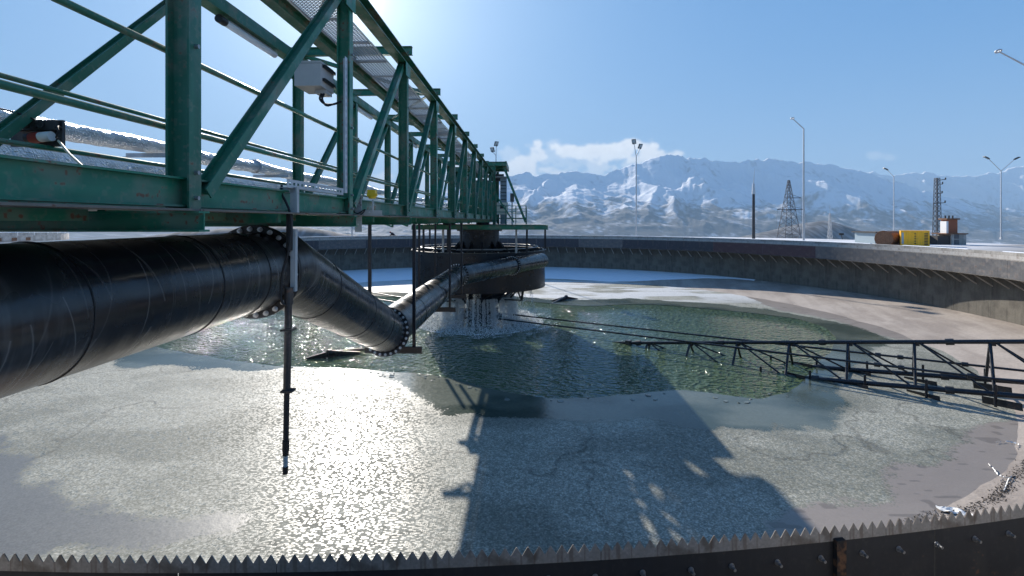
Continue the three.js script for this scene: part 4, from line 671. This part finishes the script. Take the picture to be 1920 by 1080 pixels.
// ================================================================== POURING WATER
{
  const g = new THREE.OctahedronGeometry(1, 0), rr = rng(404), N = 52000, m = new THREE.InstancedMesh(g, std('spray', { color: lin(0.92, 0.94, 0.95), roughness: 0.25, transmission: 0.35, thickness: 0 }), N);
  const q = new THREE.Quaternion(), e = new THREE.Euler(), mt = new THREE.Matrix4();
  for (let i = 0; i < N; i++) {
    const strand = Math.floor(rr() * 260), a = (hash2(strand, 1, 9)) * Math.PI * 2 + (rr() - 0.5) * 0.05, edge = hash2(strand, 2, 9) < 0.84, r0 = edge ? 2.25 + 0.25 * hash2(strand, 3, 9) : 2.6 + 1.5 * hash2(strand, 4, 9), top = edge ? -3.1 : -2.2;
    const k = Math.pow(rr(), 0.75), h = top - LEVEL, r = r0 + 0.45 * k * Math.sqrt(h) * (0.4 + 0.8 * hash2(strand, 5, 9)) * 0.5 + (rr() - 0.5) * 0.5 * k;
    const s = 0.009 + 0.02 * rr() * rr(), y = LEVEL + h * (1 - k * k) + 0.02;
    e.set(0.15 * (rr() - 0.5), 0, 0.15 * (rr() - 0.5)); q.setFromEuler(e);
    mt.compose(around(r, a, y), q, V(s, s * (1.2 + 2.4 * rr()), s)); m.setMatrixAt(i, mt);
  }
  m.name = 'falling_water'; m.userData = { kind: 'stuff', label: 'white streams of water falling from the feedwell' }; scene.add(m);
  const N2 = 14000, f = new THREE.InstancedMesh(new THREE.OctahedronGeometry(1, 1), std('foam', { color: lin(0.86, 0.88, 0.88), roughness: 0.6 }), N2);
  for (let i = 0; i < N2; i++) { const splash = i < 9500, a = rr() * Math.PI * 2, r = splash ? 2.5 + 2.2 * Math.pow(rr(), 0.8) : 2.4 + 3.4 * rr(), y = splash ? LEVEL + 0.8 * Math.pow(rr(), 2.6) * smooth(4.9, 2.8, r) : LEVEL + 0.015, s = splash ? 0.012 + 0.022 * rr() : 0.015 + 0.03 * rr(); if (!splash && fbm(Math.sin(a) * r * 1.1 + 20, Math.cos(a) * r * 1.1 + 20, 3, 411) < 0.5) { mt.compose(around(r, a, LEVEL - 0.3), q.identity(), V(0.01, 0.01, 0.01)); } else mt.compose(around(r, a, y), q.identity(), V(s, splash ? s : s * 0.3, s)); f.setMatrixAt(i, mt); }
  f.name = 'splash_foam'; f.userData = { kind: 'stuff', label: 'foam and spray on the water round the centre column' }; scene.add(f);
}
{ // broken plates of thin ice along the near edge of the pool
  const rr = rng(808), N = 42, g = new THREE.CylinderGeometry(1, 1.05, 0.09, 5), m = new THREE.InstancedMesh(g, std('shard', { color: lin(0.17, 0.19, 0.17), roughness: 0.15, ior: 1.31 }), N), mt = new THREE.Matrix4(), q = new THREE.Quaternion();
  const line = new THREE.CatmullRomCurve3([[500, 690], [620, 696], [720, 702], [800, 710], [870, 722], [940, 742], [1060, 752], [1200, 746], [1300, 742], [1420, 752], [1480, 742]].map(([x, y]) => W(x, y)));
  for (let i = 0; i < N; i++) { const p = line.getPoint(rr()), s = 0.04 + 0.14 * rr() * rr(); q.setFromEuler(new THREE.Euler((rr() - 0.5) * 0.35, rr() * 6, (rr() - 0.5) * 0.35)); mt.compose(V(p.x + (rr() - 0.5) * 0.9, LEVEL + 0.035, p.z + (rr() - 0.5) * 0.9), q, V(s * (0.6 + rr()), 0.35, s)); m.setMatrixAt(i, mt); }
  m.name = 'ice_shards'; m.userData = { kind: 'stuff' }; scene.add(m);
}
// ================================================================== SHORE LITTER
{
  const t = obj('ice_rag', (() => { const sh = new THREE.PlaneGeometry(0.7, 0.34, 20, 10).rotateX(-Math.PI / 2), p = sh.attributes.position; for (let i = 0; i < p.count; i++) { const x = p.getX(i), z = p.getZ(i), k = 1 - 0.6 * Math.abs(x) / 0.35; p.setXYZ(i, x + 0.1 * (fbm(z * 9, x * 4, 2, 7) - 0.5), 0.03 + 0.11 * fbm(x * 9, z * 9, 3, 3), z * k + 0.18 * (fbm(x * 5, 1, 2, 5) - 0.5)); } sh.computeVertexNormals(); return sh; })(), 'white'); t.position.copy(W(1790, 965)); t.rotation.y = -0.6; tag(t, 'crumpled white sheet lying on the silt just above the weir teeth', 'sheet');
  const pts = [[1893, 908], [1888, 916], [1884, 926], [1880, 934]].map(([x, y]) => W(x, y).add(V(0, 0.06, 0)));
  const b = thing('torn_sheet', 'torn white plastic strips frozen along the shore at right', 'plastic sheet', pts[0].clone());
  const strip = (list, w) => { const c = new THREE.CatmullRomCurve3(list.map(([x, y, h]) => W(x, y).add(V(0, h, 0)).sub(pts[0]))), n = 24, pos = [], idx = []; for (let i = 0; i <= n; i++) { const p = c.getPoint(i / n), ww = w * (0.35 + 0.65 * Math.sin(Math.PI * i / n)) * (0.7 + 0.6 * vnoise(i * 0.7, 2, 5)); pos.push(p.x - ww, p.y + 0.03 * vnoise(i, 3, 5), p.z + ww * 0.4, p.x + ww, p.y + 0.05 * vnoise(i, 4, 5), p.z - ww * 0.4); if (i) { const k = i * 2; idx.push(k - 2, k - 1, k, k - 1, k + 1, k); } } const g = new THREE.BufferGeometry(); g.setAttribute('position', new THREE.Float32BufferAttribute(pos, 3)); g.setIndex(idx); g.computeVertexNormals(); return g; };
  obj('strip', strip([[1902, 896, 0.05], [1893, 903, 0.09], [1886, 915, 0.06], [1883, 925, 0.08], [1879, 935, 0.04]], 0.05), 'white', b); obj('strip', strip([[1876, 907, 0.04], [1884, 903, 0.09], [1895, 900, 0.05]], 0.045), 'white', b); obj('strip', strip([[1853, 873, 0.04], [1862, 883, 0.05], [1874, 895, 0.04], [1890, 901, 0.06]], 0.014), 'white', b); obj('strip', strip([[1867, 833, 0.04], [1890, 832, 0.05], [1908, 836, 0.05], [1906, 845, 0.04]], 0.02), 'white', b);
  // dark crust of frozen silt along the waterline
  const rr = rng(55), N = 1500, g = new THREE.DodecahedronGeometry(1, 0), m = new THREE.InstancedMesh(g, std('crust', { color: lin(0.12, 0.098, 0.078), roughness: 0.9 }), N), mt = new THREE.Matrix4(), q = new THREE.Quaternion();
  const line = new THREE.CatmullRomCurve3([[1700, 985], [1760, 968], [1830, 955], [1868, 938], [1885, 920], [1905, 895], [1940, 860]].map(([x, y]) => W(x, y)));
  for (let i = 0; i < N; i++) { const p = line.getPoint(Math.pow(rr(), 0.8)), s = 0.005 + 0.02 * rr() * rr(); q.setFromEuler(new THREE.Euler(rr() * 3, rr() * 3, rr() * 3)); p.x += (rr() + rr() - 1) * 0.22; p.z += (rr() + rr() - 1) * 0.22; const dx = p.x - CX, dz = p.z - CZ; p.y = Math.max(LEVEL + 0.03, floorY(Math.hypot(dx, dz), Math.atan2(dx, dz))) + 0.003; mt.compose(p, q, V(s * (1 + 2 * rr()), s * 0.5, s)); m.setMatrixAt(i, mt); }
  m.name = 'silt_crumbs'; m.userData = { kind: 'stuff' }; scene.add(m);
}
// ================================================================== AROUND THE TANK
const groundAt = (z) => -0.9;
function lampPost(px, topY, z, heads, label, dark) {
  const base = P(px, HZ, z); base.y = -0.9; const H = EYE + (HZ - topY) / F * z + 0.9;
  const t = thing('lamp_post', label, 'lamp post', base, 0, 'lamp posts round the tank');
  const stem = heads.length ? H - Math.max(...heads.map((h) => h[1])) : H;
  obj('pole', rod(V(0, 0, 0), V(0, stem, 0), 0.115, 12, 0.07), 'galvanised', t);
  obj('base_plate', merge([box(0.5, 0.03, 0.5, 0, 0.015, 0), box(0.3, 0.4, 0.3, 0, 0.2, 0)]), 'galvanised', t);
  for (const [dx, dy, flood, dz = 0] of heads) {
    const p = V(0, stem - 0.05, 0), q = V(dx, stem + dy, dz); const arm = obj('arm', rod(p, q, 0.055, 10, 0.045), 'galvanised', t);
    const s = Math.sign(dx) || 1;
    if (flood === 1) { const h = obj('lamp_head', merge([box(0.62, 0.72, 0.16).rotateX(0.5), box(0.1, 0.3, 0.1, 0, -0.3, 0)]), 'black', t); h.position.copy(q).add(V(0, 0.2, 0)); h.rotation.y = s * 0.5; obj('lamp_glass', box(0.5, 0.6, 0.02).translate(0, 0, 0.09).rotateX(0.5), 'blueGrey', h); }
    else if (flood === 2) { const h = obj('lamp_head', new THREE.TorusGeometry(0.16, 0.05, 8, 18).rotateX(1.2).toNonIndexed(), 'galvanised', t); h.position.copy(q); }
    else { const h = obj('lamp_head', merge([box(1.0, 0.12, 0.4), box(0.7, 0.1, 0.3, 0, 0.09, 0)]).rotateZ(s * 0.45), 'black', t); h.position.copy(q).add(V(s * 0.3, 0.1, 0)); obj('lamp_glass', box(0.7, 0.02, 0.3, 0, -0.075, 0).rotateZ(s * 0.45), 'blueGrey', h); }
  }
  return t;
}
lampPost(1193, 268, 76, [[-0.35, 2.0, 1], [0.6, 1.3, 1]], 'tall lamp post with two square floodlights in front of the clouds');
lampPost(930, 272, 78, [[0.05, 1.6, 1], [-0.55, 0.7, 1]], 'lamp post with stacked floodlights sticking up behind the bridge canopy');
lampPost(660, 266, 68, [[0.6, 1.9, 1], [0.15, 0.9, 1]], 'lamp post with floodlights seen through the bridge truss at left');
lampPost(1507, 222, 56, [[-1.25, 1.1, 2]], 'lamp post with one bent bare arm beside the big pylon');
lampPost(1676, 318, 104, [[-1.4, 1.4, 0]], 'lamp post with a single curved arm in front of the rusty cylinder');
lampPost(1877, 297, 90, [[-2.3, 2.2, 0], [2.5, 2.1, 0]], 'lamp post with two spread arms near the right edge');
lampPost(1925, 96, 34, [[-1.9, 0.95, 2]], 'close lamp post at the right edge, only its long slanted arm in view');
{
  const t = thing('lightning_rod', 'dark thick pole tapering to a thin lightning rod before the mountains', 'pole', P(1413, HZ, 82).setY(-0.9)); const H = (y) => EYE + (HZ - y) / F * 82 + 0.9;
  obj('pole', rod(V(0, 0, 0), V(0, H(362), 0), 0.26, 14, 0.2), 'darkSteel', t); obj('collar', rod(V(0, H(364), 0), V(0, H(344), 0), 0.28, 14, 0.16), 'galvanised', t); obj('spike', rod(V(0, H(344), 0), V(0.15, H(316), 0), 0.07, 8, 0.02), 'galvanised', t);
}
function lattice(t, H, w0, w1, bays, r, mat = 'darkSteel') {
  const c = (y, i) => { const w = lerp(w0, w1, Math.min(1, y / H)) / 2; return V([-w, w, w, -w][i % 4], y, [-w, -w, w, w][i % 4]); };
  for (let i = 0; i < 4; i++) obj('leg', rod(c(0, i), c(H, i), r, 6, r * 0.7), mat, t);
  for (let k = 0; k < bays; k++) { const a = H * (1 - Math.pow(1 - k / bays, 1.25)), b = H * (1 - Math.pow(1 - (k + 1) / bays, 1.25)), l = []; for (let i = 0; i < 4; i++) { l.push(rod(c(a, i), c(b, i + 1), r * 0.55, 5), rod(c(a, i + 1), c(b, i), r * 0.55, 5), rod(c(b, i), c(b, i + 1), r * 0.5, 5)); } obj('lattice_bay', l, mat, t); }
}
{
  const z = 260, y = (py) => EYE + (HZ - py) / F * z, b = y(455), t = thing('pylon', 'large lattice power pylon with crossarms in front of the snowy massif', 'pylon', P(1479, HZ, z).setY(b));
  const H = y(338) - b; lattice(t, H, 8.6, 0.7, 9, 0.17, 'paleSteel');
  for (const [py, x0, x1] of [[371, -1.5, 6.3], [393, -6, 8.2]]) { const h = y(py) - b; obj('crossarm', [rod(V(x0, h, 0), V(x1, h, 0), 0.2, 6), rod(V(0, h + 2.2, 0), V(x1, h, 0), 0.1, 5), ...(x0 < -2 ? [rod(V(0, h + 2.2, 0), V(x0, h, 0), 0.1, 5)] : [])], 'darkSteel', t); for (const x of x0 < -2 ? [x0, x1] : [x1]) obj('insulator', rod(V(x, h, 0), V(x, h - 1.6, 0), 0.16, 6), 'blueGrey', t); }
  for (const [x, py, dx, dz] of [[8.2, 393, 78, -120], [-6, 393, 60, -120], [6.3, 371, 70, -120]]) { const h = y(py) - b - 1.6; obj('wire', tube([V(x, h, 0), V(x + dx * 0.33, h - 13, dz * 0.33), V(x + dx * 0.66, h - 19, dz * 0.66), V(x + dx, h - 19, dz)], 0.05, 4, 24), 'darkSteel', t); }
}
{
  const z = 120, y = (py) => EYE + (HZ - py) / F * z, b = y(470), t = thing('lattice_mast', 'narrow lattice mast with short arms behind the transformer kiosk', 'mast', P(1757, HZ, z).setY(b)); const H = y(334) - b;
  lattice(t, H, 1.3, 0.75, 16, 0.085, 'paleSteel');
  for (const [py, x0, x1] of [[337, -0.3, 2.0], [380, -0.9, 1.9], [362, -0.4, 1.2], [345, -0.4, 1.3]]) { const h = y(py) - b, arm = obj('crossarm', rod(V(x0, h - 0.2, 0), V(x1, h + (py === 337 ? 0.1 : 0), 0), 0.09, 6), 'darkSteel', t); obj('insulator', rod(V(x1, h, 0), V(x1, h + 0.5, 0), 0.14, 8), 'darkSteel', arm); }
}
{
  const z = 300, y = (py) => EYE + (HZ - py) / F * z, b = y(462), t = thing('thin_mast', 'thin pale lattice mast right of the big pylon', 'mast', P(1556, HZ, z).setY(b)); lattice(t, y(400) - b, 2.4, 0.5, 8, 0.12, 'galvanised'); obj('spike', rod(V(0, y(400) - b, 0), V(0, y(385) - b, 0), 0.08, 5), 'galvanised', t);
  const t2 = thing('floodlight_stub', 'low black post with a small rectangular head right of the thin mast', 'post', P(1578, HZ, 85).setY(-0.9)); const h = EYE + (HZ - 440) / F * 85 + 0.9;
  obj('post', rod(V(0.15, 0, 0), V(0, h, 0), 0.07, 8), 'darkSteel', t2); obj('head', box(0.75, 0.36, 0.16, -0.05, h + 0.1, 0), 'black', t2);
}
{ // yard buildings and plant
  const z = 62, y = (py) => EYE + (HZ - py) / F * z, X = (px, d = z) => (px - 960) / F * d;
  const t = thing('shed', 'low pale blue shed with a dark flat roof behind the rusty cylinder', 'shed', V(X(1655, 70), -0.9, -70)), sc = 70 / F, hh = EYE + (HZ - 434) * sc + 0.9;
  obj('wall', span(-2.5, -0.75, 0, hh - 0.18, -2, 2), 'blueGrey', t); obj('wall', span(-0.75, 3.2, 0, hh - 0.18, -2, -1.8), 'plateGrey', t); obj('wall', span(3.0, 3.2, 0, hh - 0.18, -1.79, 2), 'blueGrey', t); obj('roof', span(-2.8, 3.6, hh - 0.17, hh, -2.3, 2.6), 'asphaltFelt', t); obj('door', span(-1.6, -0.9, 0, hh - 0.3, 2.002, 2.03), 'black', t);
  const c = thing('rusty_cylinder', 'rusty horizontal steel cylinder beside the yellow generator', 'storage tank', V(X(1660, 64), 0.15, -64));
  const cyl = (g) => g; { const r = 0.98, a = V(-0.75, 0, 0.75), b = V(2.1, 0, -1.1); obj('shell', rod(a, b, r, 40), 'rust', c); const n = b.clone().sub(a).normalize(); obj('rim', new THREE.TorusGeometry(r, 0.05, 8, 40).applyQuaternion(new THREE.Quaternion().setFromUnitVectors(V(0, 0, 1), n)).translate(a.x, a.y, a.z).toNonIndexed(), 'rust', c); for (const k of [0.25, 0.75]) obj('saddle', box(0.3, 0.5, 1.2).translate(...a.clone().lerp(b, k).setY(-0.85).toArray()), 'concrete', c); }
  const g = thing('generator', 'bright yellow diesel generator with black louvres on the yard', 'generator', V(X(1714, z), -0.9, -z), -0.6);
  const w = 2.75, d = 2.25, h = y(433) + 0.9, fz = d / 2; 
  obj('canopy', merge([span(-w / 2, w / 2, 0.25, h, -fz, fz)]), 'genYellow', g); obj('skid', span(-w / 2 - 0.06, w / 2 + 0.06, 0, 0.249, -fz - 0.05, fz + 0.05), 'black', g); obj('roof_lip', span(-w / 2 - 0.03, w / 2 + 0.03, h + 0.002, h + 0.05, -fz - 0.03, fz + 0.03), 'genYellow', g);
  // long side with lock marks and a vent column, end with louvres
  for (let k = 0; k < 5; k++) obj('lock', span(-0.05, 0.1, 0.5 + k * 0.4 * (h - 0.6) / 2, 0.62 + k * 0.4 * (h - 0.6) / 2, fz + 0.001, fz + 0.03), 'black', g);
  for (let k = 0; k < 8; k++) obj('vent', span(w / 2 - 0.5, w / 2 - 0.16, 0.42 + k * (h - 0.6) / 8, 0.42 + k * (h - 0.6) / 8 + 0.1, fz + 0.001, fz + 0.025), 'black', g);
  obj('panel_sticker', span(-w / 2 + 0.1, -w / 2 + 0.3, 0.5, h - 0.2, fz + 0.001, fz + 0.012), 'blueGrey', g);
  for (let k = 0; k < 6; k++) if (k !== 3) for (const s of [0, 1]) obj('louvre', span(w / 2 + 0.001, w / 2 + 0.03, 0.4 + k * (h - 0.6) / 6, 0.4 + k * (h - 0.6) / 6 + 0.18, s ? -fz + 0.2 : 0.1, s ? -0.1 : fz - 0.2), 'black', g);
  const k2 = thing('transformer_kiosk', 'weathered grey kiosk with a brick turret right of the generator', 'kiosk', V(X(1777, 66), -0.9, -66), -0.1), s2 = 66 / F, kh = EYE + (HZ - 437) * s2 + 0.9, th = EYE + (HZ - 412) * s2 + 0.9;
  obj('body', span(-0.4, 1.35, 0, kh - 0.12, -1.2, 1.2), 'concreteLight', k2); obj('dark_annex', span(-1.9, -0.401, 0, kh - 0.35, -1.4, 1.0), 'asphaltFelt', k2); const kr = obj('roof', span(-1.1, 1.5, kh - 0.118, kh, -1.35, 1.35), 'rust', k2); kr.userData.label = 'rust-streaked roof slab';
  obj('turret', span(-0.35, 0.75, kh + 0.001, th, -0.6, 0.6), 'brick', k2); obj('turret_pilaster', span(-0.6, -0.351, kh + 0.001, th - 0.2, -0.45, 0.62), 'white', k2); obj('turret_cap', span(-0.65, 0.95, th + 0.001, th + 0.18, -0.75, 0.75), 'rust', k2); for (const x of [-0.3, 0.15, 0.6]) obj('insulator', rod(V(x, th + 0.18, 0), V(x, th + 0.55, 0), 0.09, 8), 'darkSteel', k2);
  for (const [a, b] of [[0.2, 0.9], [1.0, 1.6]]) obj('plate', span(-0.1, 0.5, a, b, 1.201, 1.23), 'plateGrey', k2);
}
{
  const z = 118, t = thing('far_basin', 'pale concrete basin wall with railing at the left edge', 'basin', V(-135, -2.4, -z)), top = EYE + (HZ - 441) / F * z + 2.4;
  obj('basin_wall', ringSolid([[23.6, 0], [24, 0], [24, top], [23.6, top]], 0, Math.PI * 2, 72), 'concreteLight', t);
  for (let k = 0; k < 40; k++) { const a = k / 40 * Math.PI * 2; obj('rail_post', rod(V(Math.sin(a) * 23.8, top, Math.cos(a) * 23.8), V(Math.sin(a) * 23.8, top + 1, Math.cos(a) * 23.8), 0.05, 5), 'white', t); }
  obj('rail', new THREE.TorusGeometry(23.8, 0.04, 5, 72).rotateX(Math.PI / 2).translate(0, top + 1, 0).toNonIndexed(), 'white', t);
  for (let k = 0; k < 6; k++) { const a = 0.9 + k * 0.12; obj('hatch', box(1.0, 0.7, 0.06).translate(0, top * 0.45, 24.04).rotateY(a), 'rust', t); }
}
{ // a person bending down behind the far rim
  const zz = 74.2, base = P(737, HZ, zz).setY(-0.6), mc = new MarchingCubes(64, new THREE.MeshStandardMaterial(), false, false, 200000), S = 1.1;
  const j = { hip: [0.25, 0.78, 0.0], chest: [-0.12, 1.12, 0.05], neck: [-0.27, 1.24, 0.08], kL: [0.12, 0.45, 0.1], kR: [0.3, 0.44, -0.12], fL: [0.22, 0.06, 0.12], fR: [0.42, 0.06, -0.12], sL: [-0.12, 1.14, 0.24], sR: [-0.12, 1.14, -0.14], eL: [-0.3, 0.9, 0.28], eR: [-0.28, 0.9, -0.16], hL: [-0.5, 0.78, 0.2], hR: [-0.5, 0.78, -0.08] };
  const bones = [['hip', 'chest', 0.16, 0.19], ['chest', 'neck', 0.15, 0.07], ['hip', 'kL', 0.115, 0.075], ['hip', 'kR', 0.115, 0.075], ['kL', 'fL', 0.075, 0.05], ['kR', 'fR', 0.075, 0.05], ['chest', 'sL', 0.1, 0.075], ['chest', 'sR', 0.1, 0.075], ['sL', 'eL', 0.07, 0.05], ['sR', 'eR', 0.07, 0.05], ['eL', 'hL', 0.05, 0.04], ['eR', 'hR', 0.05, 0.04]];
  const n = 64, P3 = Object.fromEntries(Object.entries(j).map(([k, v]) => [k, V(...v)]));
  const head = V(-0.38, 1.3, 0.1);
  for (let k = 0; k < n; k++) for (let q = 0; q < n; q++) for (let i = 0; i < n; i++) {
    const p = V((i / (n / 2) - 1) * S, (q / (n / 2) - 1) * S + 0.75, (k / (n / 2) - 1) * S); let d = 9;
    for (const [a, b, r0, r1] of bones) { const A = P3[a], ab = P3[b].clone().sub(A), t = clamp(p.clone().sub(A).dot(ab) / ab.lengthSq()), e = p.distanceTo(A.clone().addScaledVector(ab, t)) - lerp(r0, r1, t), h = clamp(0.5 + 0.5 * (d - e) / 0.06); d = lerp(d, e, h) - 0.06 * h * (1 - h); }
    d = Math.min(d, p.distanceTo(head) - 0.115); mc.field[k * n * n + q * n + i] = -d;
  }
  mc.isolation = 0; mc.update(); const c = mc.count, g = new THREE.BufferGeometry(); g.setAttribute('position', new THREE.Float32BufferAttribute(mc.positionArray.slice(0, c * 3).map((v, i) => v * S + (i % 3 === 1 ? 0.75 : 0)), 3)); g.setAttribute('normal', new THREE.Float32BufferAttribute(mc.normalArray.slice(0, c * 3), 3));
  const t = thing('person', 'person in dark clothes and a red hat bending down behind the far rim', 'person', base);
  obj('body', g, std('cloth', { color: lin(0.02, 0.02, 0.028), roughness: 0.9 }), t); obj('hat', new THREE.SphereGeometry(0.135, 14, 8, 0, Math.PI * 2, 0, 1.7).rotateZ(0.5).translate(head.x, head.y + 0.02, head.z).toNonIndexed(), 'red', t);
}
renderer.render(scene, camera);
